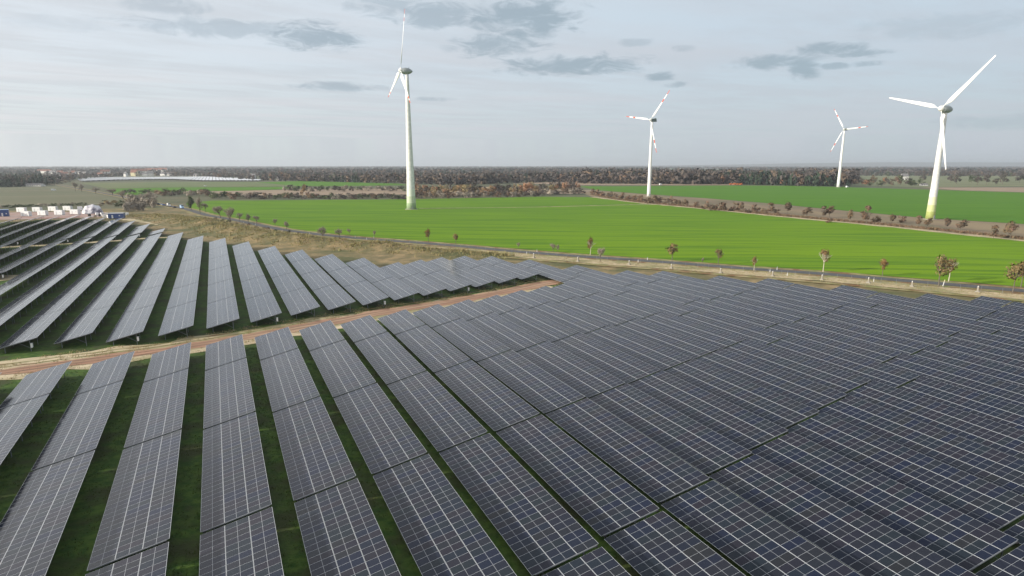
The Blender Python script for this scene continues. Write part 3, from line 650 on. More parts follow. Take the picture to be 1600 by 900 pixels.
turbine('white wind turbine with two red bands per blade, behind the hedge between the green fields', (432.2, 642.8), radians(256.3), radians(8.4), 36.1, 79, 2.9, 5.6, 2.0, 1.25, False, [(.60,.70),(.86,1)], [M['white']], [])
turbine('smallest red-banded wind turbine, at the far edge of the far green field', (883.3, 802.5), radians(-101.6), radians(56), 36.9, 85.3, 1.9, 5.9, 2.35, 1.3, False, [(.60,.70),(.92,1)], [M['white']], [])
turbine('white wind turbine with a yellow-green tower base beside the fallow strip', (409.7, 299.2), radians(-92.3), radians(13.9), 37.2, 65.6, 4.3, 6.1, 2.75, 1.2, True, [(2,3)], tw_grn4, [(5,1),(9,2),(14,3)])

# ------------------------------------------------------------------ vegetation
def crown_arrays(n, seed, lumps=8, size=.16, shape='round', up=0):
    """n leaf clumps (bent triangles) spread over uneven lumps; the crown is about 1 wide (radius .5) and 1 tall"""
    rnd = np.random.default_rng(seed); L_ = []
    for _ in range(lumps):
        a = rnd.uniform(0, 2*pi); z = rnd.uniform(.12, .9)
        if shape == 'cone': rr = .34*(1-z)*rnd.uniform(.5, 1); rad = .07+.2*(1-z)
        elif shape == 'oval': rr = .30*sin(pi*min(1, z*.85+.12))*rnd.uniform(.3, 1); rad = rnd.uniform(.13, .24)
        elif shape == 'ball': rr = .30*sqrt(rnd.uniform(0,1))*sin(pi*min(.95, max(.12, z))); rad = rnd.uniform(.17, .26)
        else: rr = .34*sqrt(max(.05, 1-(z-.42)**2*3.2))*rnd.uniform(.25, 1); rad = rnd.uniform(.13, .24)
        L_.append((cos(a)*rr, sin(a)*rr, z*(.86)+.02, rad, rnd.uniform(0, 1)))
    V = []; T = []; Nn = []
    for k in range(n):
        cx, cy, cz, rad, lt = L_[rnd.integers(lumps)]
        d = rnd.normal(size=3); d /= np.linalg.norm(d); rr = rad*rnd.uniform(.45, 1.12)
        c = np.array([cx, cy, cz])+d*rr*np.array([1, 1, .9 if shape != 'cone' else 1.3])
        if c[2] < 0: c[2] = abs(c[2])*.3
        s = size*rnd.uniform(.5, 1.2); u = rnd.normal(size=3); u /= np.linalg.norm(u); w = np.cross(d+rnd.normal(size=3)*.7, u); w /= np.linalg.norm(w)+1e-6; u = np.cross(w, d+.3); u /= np.linalg.norm(u)+1e-6
        nn_ = d*.75+np.array([cx*1.6, cy*1.6, .35]); nn_ /= np.linalg.norm(nn_)
        A, B, C_ = c-u*s*.5-w*s*.3, c+u*s*.5-w*s*.25, c+w*s*.55
        if np.dot(np.cross(B-A, C_-A), nn_) < 0: A, B = B, A
        V += [A, B, C_]; Nn += [nn_]*3; T.append(min(1, max(0, .55*lt+.45*rnd.uniform())))
    return np.array(V), np.array(T), np.array(Nn)
def tri_mesh(name, V, T, mat, Nn=None):
    me = bpy.data.meshes.new(name); n = len(V); me.vertices.add(n); me.vertices.foreach_set('co', V.astype(np.float32).ravel())
    me.loops.add(n); me.loops.foreach_set('vertex_index', np.arange(n, dtype=np.int32)); me.polygons.add(n//3); me.polygons.foreach_set('loop_start', np.arange(0, n, 3, dtype=np.int32))
    try: me.polygons.foreach_set('loop_total', np.full(n//3, 3, np.int32))
    except Exception: pass
    a = me.attributes.new('tint', 'FLOAT', 'FACE'); a.data.foreach_set('value', T.astype(np.float32))
    me.materials.append(mat); me.update(calc_edges=True)
    if Nn is not None: me.polygons.foreach_set('use_smooth', np.ones(n//3, bool)); me.normals_split_custom_set(Nn.astype(np.float32))
    return me
def trunk_mesh(seed, bare=False, mat='bark', th=.35, twigs=0, spread=.42):
    """tapered trunk with limbs, 1 unit tall; with twigs it is a leafless crown"""
    rnd = random.Random(seed); m = MB(); tips = []
    r0 = .022 if not bare else .026
    a = Vector((0,0,-.02)); segs = [a]
    for k in range(4): a = a+Vector((rnd.uniform(-.012,.012), rnd.uniform(-.012,.012), th/4+.005)); segs.append(a)
    for k in range(4): m.tube(segs[k], segs[k+1], r0*(1-.12*k), r0*(1-.12*(k+1)), 6, caps=False)
    def branch(p, d, l, r, depth):
        q = p+d*l; m.tube(p, q, r, r*.55, 4 if depth else 5, caps=False); tips.append(q)
        if depth < (3 if twigs else 2):
            for _ in range(4 if depth < 2 else 3):
                nd = (d+Vector((rnd.gauss(0,.42), rnd.gauss(0,.42), rnd.gauss(.06,.28)))).normalized()
                branch(p+(q-p)*rnd.uniform(.45, 1), nd, l*rnd.uniform(.5, .78), r*.5, depth+1)
    for k in range(6):
        an = k*1.05+rnd.uniform(0, .5); d = Vector((cos(an)*spread*1.3*(1.5 if k % 2 else .6), sin(an)*spread*1.3*(1.5 if k % 2 else .6), 1)).normalized()
        branch(segs[-1]-Vector((0,0,rnd.uniform(0, .16 if bare else .08))), d, rnd.uniform(.2, .27), r0*.55, 0)
    me = m.mesh('tree_trunk', M[mat]); return me, tips
BARE = []; BARE_LOW = []
for s in range(5):
    me, tips = trunk_mesh(40+s, True, 'bark', .26, 1)
    rnd = np.random.default_rng(s); V = []; T = []
    for tp in tips:
        for _ in range(5):
            d = rnd.normal(size=3); d[2] += .5; d /= np.linalg.norm(d); l = rnd.uniform(.05, .13); w = np.cross(d, rnd.normal(size=3)); w /= np.linalg.norm(w); p = np.array(tp)
            V += [p-w*.0034, p+w*.0034, p+d*l]; T.append(rnd.uniform())
    BARE.append((me, tri_mesh('twig_crown', np.array(V), np.array(T), M['f_bare'])))
TR = {}
def trunk_var(mat, th, s):
    if (mat, th, s) not in TR: TR[(mat, th, s)] = trunk_mesh(60+s, False, mat, th)[0]
    return TR[(mat, th, s)]
CR = {}
def crown_var(mat, n, size, shape, s, lumps=8):
    k = (mat, n, size, shape, s)
    if k not in CR: V, T, Nn = crown_arrays(n, s*13+n, 14 if shape == 'ball' else lumps, size, shape); CR[k] = tri_mesh('crown', V, T, M[mat], Nn)
    return CR[k]
def leafy_tree(label, x, y, h, w, mat, n=700, size=.10, shape='oval', s=0, crown_base=.36, bark='palebark', group=None, name='tree', lean=0):
    t = thing(name, label, 'tree', (x, y, ground_z(x, y)), (0, lean, random.uniform(0, 6)), group)
    tr = obj('trunk', trunk_var(bark, round(crown_base+.12, 2), s % 3), t); tr.scale = (h, h, h)
    c = obj('crown', crown_var(mat, n, size, shape, s), t, (0, 0, h*crown_base)); c.scale = (w, w, h*(1-crown_base))
    return t
def bare_tree(label, x, y, h, w, s=0, group=None, name='bare_tree', lean=0):
    t = thing(name, label, 'tree', (x, y, ground_z(x, y)), (0, lean, random.uniform(0, 6)), group)
    a, c = BARE[s % 5]; k = w/.95
    tr = obj('trunk', a, t); tr.scale = (k, k, h); tc_ = obj('crown', c, t); tc_.scale = (k, k, h)
    return t
def px_size(x, y, npx): return npx*hypot(x, y)/FPX
G1 = 'young trees planted along the farm road'
rt = [  # base px, crown top py, width px, kind, label
 ((1286,425),391,15,'f_autumn','young reddish tree with round crown by the road, above the middle concrete marker'),
 ((1378.5,431),406,12,'f_autumn','small compact brown tree standing alone between the round-crowned tree and the leaning pole'),
 ((1467,448),406,22,'f_autumn','rust red road tree overlapping its neighbour, beside the leaning white pole'),
 ((1482,440),407,16,'f_autumn','rust red tree behind the leaning white pole, on the field side of the road'),
 ((1582,458),418,24,'f_autumn','red brown tree with a wide crown at the picture\'s right edge, near side of road'),
 ((1595,449),414,20,'f_autumn','red brown tree cut by the picture\'s right edge, field side of road'),
 ((922,399),371,10,'f_autumn','slim pinkish tree just left of the leafless dark tree by the road'),
 ((1050,409),379,18,'f_autumn','full-crowned brown roadside tree in the middle of the planted row'),
 ((1122,414),389,13,'f_autumn','smaller brown roadside tree right of the full-crowned one'),
 ((1178,423),401,9,'f_autumn','little dark-crowned roadside tree, the smallest with a dense crown'),
 ((669,379),358,10,'f_autumn','small brown tree on the road, foremost to the right of the lone turbine'),
 ((712,382),364,9,'f_autumn','pale brown sapling right of the small tree near the lone turbine'),
]
for i, (bp_, top, w, mt, lab) in enumerate(rt):
    x, y = P(*bp_); d = hypot(x, y); h = (bp_[1]-top)*d/FPX*1.03
    leafy_tree(lab, x, y, h, w*d/FPX*1.25, mt, 460, .10, 'ball', i % 4, .34, 'bark' if i % 3 else 'palebark', G1, 'young_tree')
for i, (bp_, top, w, lab) in enumerate([((938,409),378,19,'leafless dark tree with a rounded head on the near side of the road'),
  ((864,393.5),376,14,'thin leafless sapling cluster tree, first left of the pinkish slim tree'),((872,394),378,8,'thin leafless sapling touching the sapling cluster tree'),((810,389),375,7,'faint leafless sapling at the field edge, right of the sand corner'),
  ((1098,412),400,6,'bare stick of a sapling between two brown road trees'),((585,371.5),356,7,'faint bare sapling at the field edge left of the lone turbine'),
  ((547,367),354,8,'faint bare sapling beside the leaning bare tree'),((505,370),350,24,'wide bare tree on the mound side of the road'),((531,372),352,15,'leaning bare greenish tree beside the wide bare one'),
  ((448,359),343,13,'low round bare tree on the field side of the curving road'),((430,354),338,9,'thin bare tree left of the low round one'),((401,349),334,13,'last small bare tree of the short straight row in the field'),((388,348),331,12,'middle small bare tree of the short straight row in the field'),((375,346),329,12,'first small bare tree of the short straight row in the field'),
  ((360,348),320,24,'broad brown-grey bare tree leaning over the road bend'),((345,341),316,24,'broad reddish bare tree behind the leaning one at the road bend'),
  ((321,331),314,13,'bushy bare tree just right of the tall slim pair'),((313,334),303,15,'taller bare tree of the slim pair by the road'),((236,317),297,30,'big spreading bare tree with a dark slanted trunk over the parked vehicles'),
  ((193,311),297,20,'bare tree at the edge of the dark thicket, left of the vehicles'),((176,305),293,20,'bare tree with greenish crown above the path'),((118,299),283,11,'bare tree first on the village path'),((128,300.5),286,10,'bare tree second on the village path'),((150,303),291,12,'bare tree third on the village path')]):
    x, y = P(*bp_); d = hypot(x, y); h = (bp_[1]-top)*d/FPX*1.05
    bare_tree(lab, x, y, h, w*d/FPX*1.05, i, 'bare trees along the road', lean=(.25 if 'leaning' in lab or 'slanted' in lab else 0))
# dark thicket of bare bushes at the far corner of the farm
def bush(label, x, y, h, w, mat, s, n=320, size=.17, group=None, name='shrub', cat='shrub', z=None):
    o = obj(name, crown_var(mat, n, size, 'round', s), None, (x, y, (ground_z(x, y) if z is None else z)-.12*h), (0, 0, random.uniform(0, 6))); o.scale = (w, w, h*1.12)
    return tag(o, label, cat, group)
def row_labels(items, fmt): return [fmt % ordinal(i+1) for i in range(len(items))]
g = 'grey thicket bushes at the farm corner'
th_ = sorted([(203+4.6*i+random.uniform(-2,2), 322+random.uniform(-5,2)) for i in range(9)]+[(196+7*i, 331-i*.6) for i in range(5)])
for i, (px, py) in enumerate(th_):
    x, y = P(px, py); d = hypot(x, y)
    bush('grey brown twiggy bush, %s along the thicket beside the parked vehicles' % ordinal(i+1), x, y, random.uniform(12, 17)*d/FPX, random.uniform(14, 20)*d/FPX, 'f_bare', i % 4, 700, .09, g)
# conifer pair by the road
for i, (px, py, top, w) in enumerate([(299,329,306,13)]):
    x, y = P(px, py); d = hypot(x, y); leafy_tree('dark slim evergreen beside the road, left of the bare pair', x, y, (py-top)*d/FPX, w*d/FPX, 'f_green', 700, .11, 'oval', 1, .12, 'bark', None, 'evergreen_tree')
# hedge of bushes and small trees between the two green fields
hd = [(926,304,16,9),(935,305,12,9),(942,307,12,7),(951,308,13,8),(958,309.5,11,8),(966,311,14,8),(974,311,15,10),(982,313,14,8),(990,314,14,9),(999,314.5,17,10),(1005,316,13,8),(1014,318,13,9),(1023,317,16,12),(1032,317,12,9),(1040,318.5,14,9),(1051,318.5,13,12),(1060,320,12,7),(1071,321,12,10),(1086,324,12,9),(1099,327,12,6),(1108,329,15,14),(1120,329,13,9),(1128,330,18,14),(1143,330,12,8),(1154,329,19,13),(1166,333,12,7),(1180,331,16,11),(1193,334,12,8),(1204,334,15,14),(1214,334,10,7),(1229,335.5,18,15),(1260,340,20,14),(1286,341,12,15),(1296,341,18,15),(1294,348,14,7),(1328,348,12,17),(1353,350,18,22),(1370,349,13,11),(1393,351,15,12),(1410,348,14,10),(1435,354,12,13),(1450,358,14,13),(1479,360,13,14),(1500,362,17,15),(1552,373,12,15),(1578,374,20,20)]
for i, (px, py, w, hh) in enumerate(hd):
    x, y = P(px, py); d = hypot(x, y); lab = 'reddish brown shrub, %s from the turbine end of the hedge between the green fields' % ordinal(i+1)
    w_, h_ = w*d/FPX*1.15, hh*d/FPX*1.12
    if px > 1200 and hh > 11:
        lab = lab.replace('shrub', 'small tree'); leafy_tree(lab, x, y, h_*1.1, w_, 'f_shrub', 420, .12, 'oval', i % 4, .24, 'bark', 'shrubs of the hedge between the two green fields', 'small_tree')
    else: bush(lab, x, y, h_, w_, 'f_shrub', i % 5, 300, .13, 'shrubs of the hedge between the two green fields')
# autumn thicket behind the main field, back rows first
def band(n, px0, px1, base, spread, hpx, wpx, mats, fmt, group, name='tree', cat='tree', nn=240, size=.12, shape='round', seed=0):
    rnd = random.Random(seed); it = []
    for i in range(n):
        px = px0+(px1-px0)*(i+rnd.uniform(.1, .9))/n; py = base(px)-rnd.uniform(0, spread); it.append((px, py))
    for i, (px, py) in enumerate(it):
        x, y = P(px, py); d = hypot(x, y); mt = rnd.choice(mats)
        adj = {'f_yellow':'yellow', 'f_orange':'orange brown', 'f_wood':'brown grey', 'f_green':'dull green', 'f_conifer':'dark evergreen', 'f_shrub':'reddish brown', 'f_bare':'leafless grey', 'f_greywood':'leafless brown grey', 'f_autumn':'rusty'}[mt]
        shp = 'cone' if mt == 'f_conifer' else shape
        o = obj('evergreen_tree' if mt == 'f_conifer' else name, crown_var(mt, nn, size, shp, rnd.randint(0, 5)), None, (x, y, ground_z(x, y)-.3), (0, 0, rnd.uniform(0, 6)))
        w = rnd.uniform(.75, 1.25)*wpx*d/FPX; h = rnd.uniform(.75, 1.2)*hpx*d/FPX; o.scale = (w*(.6 if shp == 'cone' else 1), w*(.6 if shp == 'cone' else 1), h)
        tag(o, fmt % (adj, ordinal(i+1)), cat, group)
fy = lambda a, c: (lambda px: lerp_table(a, px)-c)
edge = {640:311,780:309.5,850:307,905:304.5}
band(72, 646, 903, fy(edge, 4), 5, 16, 17, ['f_yellow','f_yellow','f_orange','f_wood','f_green','f_wood'], '%s tree, %s from the lone turbine in the back of the autumn thicket', 'taller trees at the back of the autumn thicket', seed=2)
band(60, 646, 909, fy(edge, .5), 2.5, 11, 15, ['f_wood','f_bare','f_shrub','f_bare'], '%s bush, %s from the lone turbine along the front of the autumn thicket', 'bushes along the front of the autumn thicket', 'bush', 'bush', seed=3)
band(52, 405, 640, lambda px: 311.5, 3, 9, 14, ['f_shrub','f_wood','f_wood','f_bare','f_green'], '%s bush, %s along the low belt behind the field left of the lone turbine', 'low bushes behind the main field', 'bush', 'bush', seed=4)
band(26, 440, 640, lambda px: 299.5, 2, 9, 14, ['f_wood','f_bare','f_green'], '%s tree, %s of the belt beyond the tan heath', 'trees beyond the tan heath', seed=5)
band(1, 466, 478, lambda px: 306, 0, 19, 15, ['f_yellow'], '%s rounded tree, the %s and tallest over the low belt', None, seed=6)
band(34, 245, 405, lambda px: 312 if px > 330 else 307, 4, 10, 15, ['f_bare','f_wood','f_green','f_shrub'], '%s tree, %s of the hedgerow behind the left road', 'hedgerow behind the left road', seed=7)
band(2, 312, 330, lambda px: 303, 0, 10, 11, ['f_green'], '%s round evergreen, the %s of the dark pair on the hedgerow', None, seed=8)
band(7, 190, 250, lambda px: 304, 3, 8, 14, ['f_green','f_wood'], '%s bush, %s behind the thicket on the green field edge', 'bushes on the green field edge', 'bush', 'bush', seed=9)
# scattered trees in the right meadow
band(34, 930, 1215, lambda px: lerp_table({930:303.5,960:310,1000:315.5,1100:324.5,1215:335.5}, px), 2.5, 5.5, 7, ['f_shrub','f_shrub','f_bare'], '%s low bush, %s from the banded turbine end among the hedge undergrowth', 'low bushes in the hedge', 'bush', 'bush', seed=41, nn=160)
band(16, 1325, 1440, lambda px: 291, 4, 13, 13, ['f_shrub','f_wood','f_wood','f_green','f_orange'], '%s tree, %s in the copse behind the smallest turbine', 'copse behind the smallest turbine', seed=10)
for i, (px, py, w, hh, mt) in enumerate([(1442,285,11,12,'f_wood'),(1485,286,12,10,'f_wood'),(1494,288,14,16,'f_wood'),(1518,286,14,11,'f_green'),(1527,290,12,15,'f_wood'),(1541,289,13,14,'f_wood'),(1556,289,10,10,'f_wood'),(1566,288,15,18,'f_wood'),(1593,286,18,10,'f_wood')]):
    x, y = P(px, py); d = hypot(x, y)
    leafy_tree('grey brown tree, %s of those scattered over the meadow behind the green-based turbine' % ordinal(i+1), x, y, hh*d/FPX, w*d/FPX, mt, 260, .13, 'round', i % 4, .15, 'bark', 'scattered meadow trees')
# wood edges, tree by tree
def wood_edge(px):   # where the woods begin, in the picture's rows, surveyed
    return lerp_table({0:292,30:292,75:290,95:288,118:283,160:279,200:276,270:275.3,330:277,400:282.5,440:282.8,520:284,640:287,700:289,800:286,860:284.5,905:286.5,1000:287.5,1150:288.2,1260:290.5,1320:291.5,1330:275,1400:275.5,1600:276,1700:276}, px)
WM = ['f_wood','f_wood','f_wood','f_shrub','f_greywood']
def wm(a, extra): return WM+extra
band(22, -20, 84, wood_edge, 2.5, 16, 12, ['f_conifer','f_conifer','f_wood','f_conifer'], '%s tree, %s along the dark wood at the left edge of the view', 'edge of the dark wood by the village', seed=21, nn=160)
band(24, 86, 200, lambda px: wood_edge(px)-.5, 1, 7, 7, WM+['f_conifer','f_green'], '%s tree, %s among the village gardens', 'village garden trees', seed=22, nn=120, size=.16)
band(30, 200, 420, lambda px: wood_edge(px)-.5, 1, 7, 7, WM+['f_conifer','f_conifer'], '%s tree, %s behind the distant solar field', 'trees behind the distant solar field', seed=23, nn=120, size=.16)
band(34, 420, 645, wood_edge, 1.5, 11, 11, WM+['f_conifer','f_orange','f_green'], '%s tree, %s along the wood edge left of the lone turbine', 'wood edge left of the lone turbine', seed=24, nn=150)
band(30, 645, 905, wood_edge, 1.5, 13, 12, WM+['f_conifer','f_orange'], '%s tree, %s along the wood edge above the autumn thicket', 'wood edge above the autumn thicket', seed=25, nn=150)
band(58, 905, 1325, wood_edge, 2, 17, 14, WM+['f_orange','f_green','f_conifer','f_shrub'], '%s tree, %s along the oak wood edge behind the far green field', 'oak wood edge behind the far green field', seed=26, nn=190)
band(26, 1330, 1640, wood_edge, 1, 7.5, 9, WM+['f_green'], '%s tree, %s along the wood beyond the meadow', 'wood beyond the meadow', seed=27, nn=130, size=.15)
band(26, -10, 134, lambda px: lerp_table({0:325.5,134:321}, px), 1.2, 4.5, 9, ['f_green','f_green','f_bare'], '%s bush, %s along the scrub line behind the white cabins', 'scrub line behind the yard', 'bush', 'bush', seed=31)
band(12, 158, 205, lambda px: 323, 7, 6, 11, ['f_green','f_yellow','f_shrub'], '%s bush, %s of the scrub between the tarpaulin heap and grey thicket', 'scrub beside the tarpaulin heap', 'bush', 'bush', seed=32)
band(16, 330, 500, lambda px: lerp_table({330:343,400:357,500:373}, px), 2, 4.5, 9, ['f_bare','f_shrub','f_green'], '%s bush, %s from the thicket on the mound beside the road', 'bushes on the mound', 'bush', 'bush', seed=33)
# the mass of the woods behind their edges
def forest(name, label, items, mats_weights, seed, nn=34, size=.34):
    rnd = np.random.default_rng(seed)
    for mat, sel in mats_weights:
        tv = [crown_arrays(nn, 900+k, 6, size, 'cone' if mat == 'f_conifer' else 'round') for k in range(5)]
        VV = []; TT = []; NV = []
        for (x, y, w, h) in items[sel]:
            V, T, Nn = tv[rnd.integers(5)]; a = rnd.uniform(0, 6.28); k = .62 if mat == 'f_conifer' else 1
            X = (V[:,0]*cos(a)-V[:,1]*sin(a))*w*k+x; Y = (V[:,0]*sin(a)+V[:,1]*cos(a))*w*k+y; Z = V[:,2]*h-.3
            VV.append(np.stack([X, Y, Z], 1)); NV.append(np.stack([Nn[:,0]*cos(a)-Nn[:,1]*sin(a), Nn[:,0]*sin(a)+Nn[:,1]*cos(a), Nn[:,2]], 1)); TT.append(np.clip(T*.3+rnd.uniform(0, 1)*.55, 0, 2.5))
        tag(obj(name, tri_mesh(name, np.concatenate(VV), np.concatenate(TT), M[mat], np.concatenate(NV))), label, 'forest', kind='stuff')
rnd = random.Random(99); mid = {0:[],1:[],2:[],3:[]}
while sum(map(len, mid.values())) < 6200:
    px = rnd.uniform(-60, 1670); e = wood_edge(px)
    dmin = CAMZ*FPX/(max(e-1.2, 261)-258.0); d = dmin*(1+rnd.random()**1.5*1.3)
    if d > 3600: continue
    dd = d/cos(atan2(px-800, FPX)); a = YAW+atan2(px-800, FPX*cos(0)); x, y = sin(a)*dd, cos(a)*dd
    nz = noise.noise(Vector((x*.004, y*.004, 0)))
    if px < 420 and px > 84 and rnd.random() < .35: continue
    h = rnd.uniform(9, 18)*(1+.45*noise.noise(Vector((x*.006, y*.006, 9))))*(1.4 if 905 < px < 1325 else 1.0)*(.85 if px > 1330 else 1)*(.8 if 84 < px < 420 else 1); w = h*rnd.uniform(.8, 1.15)
    k = 2 if (nz > .12 or (px < 84)) and rnd.random() < .8 else (0 if rnd.random() < .6 else (1 if rnd.random() < .6 else 3))
    mid[k].append((x, y, w, h))
forest('wood', 'mixed late autumn wood stretching behind the fields', mid, [('f_wood',0)], 1)
forest('wood', 'reddish brown parts of the wood behind the fields', mid, [('f_shrub',1)], 2)
forest('pine_wood', 'dark evergreen stands within the wood behind the fields', mid, [('f_conifer',2)], 3)
forest('wood', 'leafless grey parts of the wood behind the fields', mid, [('f_greywood',3)], 4)
far = {0:[],1:[]}
while sum(map(len, far.values())) < 9000:
    px = rnd.uniform(-80, 1680); d = 3000*(5.2**rnd.random()); a = YAW+atan2(px-800, FPX); dd = d/cos(atan2(px-800, FPX)); x, y = sin(a)*dd, cos(a)*dd
    if noise.noise(Vector((x*.0007, y*.0007, 3))) < -.12: continue
    far[0 if rnd.random() < .7 else 1].append((x, y, rnd.uniform(18, 34), rnd.uniform(11, 19)))
forest('distant_forest', 'hazy distant forests reaching to the horizon', far, [('f_wood',0)], 5, 14, .7)
forest('distant_forest', 'darker evergreen belts of the hazy distant forests', far, [('f_conifer',1)], 6, 14, .7)
# blue ridge on the right horizon
m = MB(); pr = []
for i in range(41):
    px = 900+(1900-900)*i/40; a = YAW+atan2(px-800, FPX); d = 17500/cos(atan2(px-800, FPX)); hgt = 20+82*sstep(950, 1400, px)+8*noise.noise(Vector((px*.012, 0, 0)))
    pr.append((sin(a), cos(a), d, hgt))
for i in range(40):
    for (d0, f0), (d1, f1) in (((-1800,-.05),(-900,.6)),((-900,.6),(0,1)),((0,1),(1500,.7)),((1500,.7),(3500,-.05))):
        A, B = pr[i], pr[i+1]
        m.quad([(A[0]*(A[2]+d0), A[1]*(A[2]+d0), A[3]*f0-1), (B[0]*(B[2]+d0), B[1]*(B[2]+d0), B[3]*f0-1), (B[0]*(B[2]+d1), B[1]*(B[2]+d1), B[3]*f1-1), (A[0]*(A[2]+d1), A[1]*(A[2]+d1), A[3]*f1-1)])
struct(obj('hills', m.mesh('hills', mat_noise('wooded_ridge', (.06,.07,.045), (.085,.08,.055), .003, 4), True)))
# dry grass tufts over mound, verge and straw strip
rg = np.random.default_rng(5); V = []; T = []
def tuft(x, y, h, n):
    z = ground_z(x, y)+.02
    for _ in range(n):
        a = rg.uniform(0, 6.28); l = h*rg.uniform(.5, 1.2); dx, dy = cos(a)*l*.45, sin(a)*l*.45; wx, wy = -sin(a)*.09*h/.5, cos(a)*.09*h/.5; ox, oy = rg.normal(0, h*.3, 2)
        V.extend([(x+ox-wx, y+oy-wy, z), (x+ox+wx, y+oy+wy, z), (x+ox+dx, y+oy+dy, z+l)]); T.append(rg.uniform())
for (ax, ay, ah, aw), (bx, by, bh, bw) in zip(MOUND, MOUND[1:]):
    l = hypot(bx-ax, by-ay)
    for _ in range(int(l*17)):
        t = rg.uniform(); x = ax+(bx-ax)*t+rg.normal(0, aw*.75); y = ay+(by-ay)*t+rg.normal(0, aw*.75)
        if y > far_end(x)+3: tuft(x, y, rg.uniform(.3, .8)*(1.5 if noise.noise(Vector((x*.1, y*.1, 5))) > .15 else 1), 5)
HL = PX([(926,304.5),(960,311),(1000,316),(1100,325),(1200,335),(1300,344),(1400,353),(1500,363),(1600,374),(1750,389)]); UV_ = []; UT = []
for (ax, ay), (bx, by) in zip(HL, HL[1:]):
    for _ in range(int(hypot(bx-ax, by-ay)*5)):
        t = rg.uniform(); o = rg.normal(0, 3.2); x, y = ax+(bx-ax)*t+o*.6, ay+(by-ay)*t+o; z = 0; h = rg.uniform(.4, 1.5)
        for _ in range(5):
            a = rg.uniform(0, 6.28); ox, oy = rg.normal(0, .6, 2); wx, wy = -sin(a)*.35, cos(a)*.35
            UV_.extend([(x+ox-wx, y+oy-wy, z), (x+ox+wx, y+oy+wy, z), (x+ox+cos(a)*h*.4, y+oy+sin(a)*h*.4, z+h)]); UT.append(rg.uniform())
tag(obj('undergrowth', tri_mesh('undergrowth', np.array(UV_), np.array(UT), M['f_shrub'])), 'low brown undergrowth beneath the hedge shrubs', 'undergrowth', kind='stuff')
SL = PX([(640,386),(720,391),(800,398.5),(900,407),(1000,414.5),(1090,421),(1180,428.5),(1286,436.5),(1400,446.5),(1500,456),(1600,465.5),(1750,480)])
for (ax, ay), (bx, by) in zip(SL, SL[1:]):
    for _ in range(int(hypot(bx-ax, by-ay)*26)):
        t = rg.uniform(); o = rg.normal(0, 2.6); tuft(ax+(bx-ax)*t+o*.8, ay+(by-ay)*t+o*.6, rg.uniform(.15, .45), 3)
tag(obj('dry_grass', tri_mesh('dry_grass', np.array(V), np.array(T), M['f_dry'])), 'dry grass tufts covering the mound and the strip by the road', 'grass', kind='stuff')

# short grass clumps in the lanes between the nearer rows and ragged growth along the track
V = []; T = []
def clump(x, y, h, n, w=.05):
    z = ground_z(x, y, False)+.02
    for _ in range(n):
        a = rg.uniform(0, 6.28); l = h*rg.uniform(.5, 1.2); ox, oy = rg.normal(0, h*.7, 2); wx, wy = -sin(a)*w, cos(a)*w
        V.extend([(x+ox-wx, y+oy-wy, z), (x+ox+wx, y+oy+wy, z), (x+ox+cos(a)*l*.5, y+oy+sin(a)*l*.5, z+l)]); T.append(rg.uniform())
for r in range(-3, 10):
    xl = X0+PITCHX*r+6.1
    for _ in range(1500):
        y = 38+95*rg.uniform()**1.3; x = xl+rg.uniform(-1.6, 2.6)
        if noise.noise(Vector((x*.5, y*.5, 2))) > -.25: clump(x, y, rg.uniform(.06, .2), 4, .035)
tag(obj('lane_grass', tri_mesh('lane_grass', np.array(V), np.array(T), M['f_grass'])), 'short green grass growing in the lanes between the rows', 'grass', kind='stuff')
V = []; T = []
for (ax, ay), (bx, by) in zip(TRK, TRK[1:]):
    for _ in range(int(hypot(bx-ax, by-ay)*34)):
        t = rg.uniform(); o = rg.choice([-3.4, 2.6, 4.4, 7.2])+rg.normal(0, .7); x, y = ax+(bx-ax)*t-o*.37, ay+(by-ay)*t+o*.93
        if noise.noise(Vector((x*.3, y*.3, 4))) > -.1: clump(x, y, rg.uniform(.1, .35), 4, .05)
tag(obj('track_grass', tri_mesh('track_grass', np.array(V), np.array(T), M['f_dry'])), 'ragged dry grass along the red track', 'grass', kind='stuff')

# ------------------------------------------------------------------ things along the road
def marker(label, px, py, hpx):
    x, y = P(px, py); d = hypot(x, y); h = hpx*d/FPX*.75
    t = thing('concrete_marker', label, 'marker post', (x, y, ground_z(x, y)+.12), (0, 0, .5), 'concrete markers in the straw strip')
    m = MB(); m.box((0, 0, .08), (h*.75, h*.75, .26), taper=.9); m.box((0, 0, .28), (h*.6, h*.6, .2), taper=.8); obj('base', m.mesh('marker_base', M['concrete']), t)
    m = MB(); m.box((0, 0, h*.5+.1), (h*.26, h*.26, h*.9), taper=.85); obj('pillar', m.mesh('marker_pillar', M['concrete']), t)
    m = MB(); m.box((-h*.11, 0, h*.98), (.09, .1, h*.2)); m.box((h*.11, 0, h*.98), (.09, .1, h*.2)); m.box((0, 0, h*.93), (h*.36, .16, .1)); obj('fork', m.mesh('marker_fork', M['white']), t)
for i, (px, py, h) in enumerate([(834,403.5,9),(903,409,9),(983,414,8),(1049,420,8.5),(1126,427,8.5),(1207,432,9),(1284,438,9.5),(1356.5,443,10),(1424.5,448.5,9.5),(1527,457.5,10.5)]):
    marker('pale concrete pillar on a stepped base, %s along the straw strip from the sand corner' % ordinal(i+1), px, py, h)
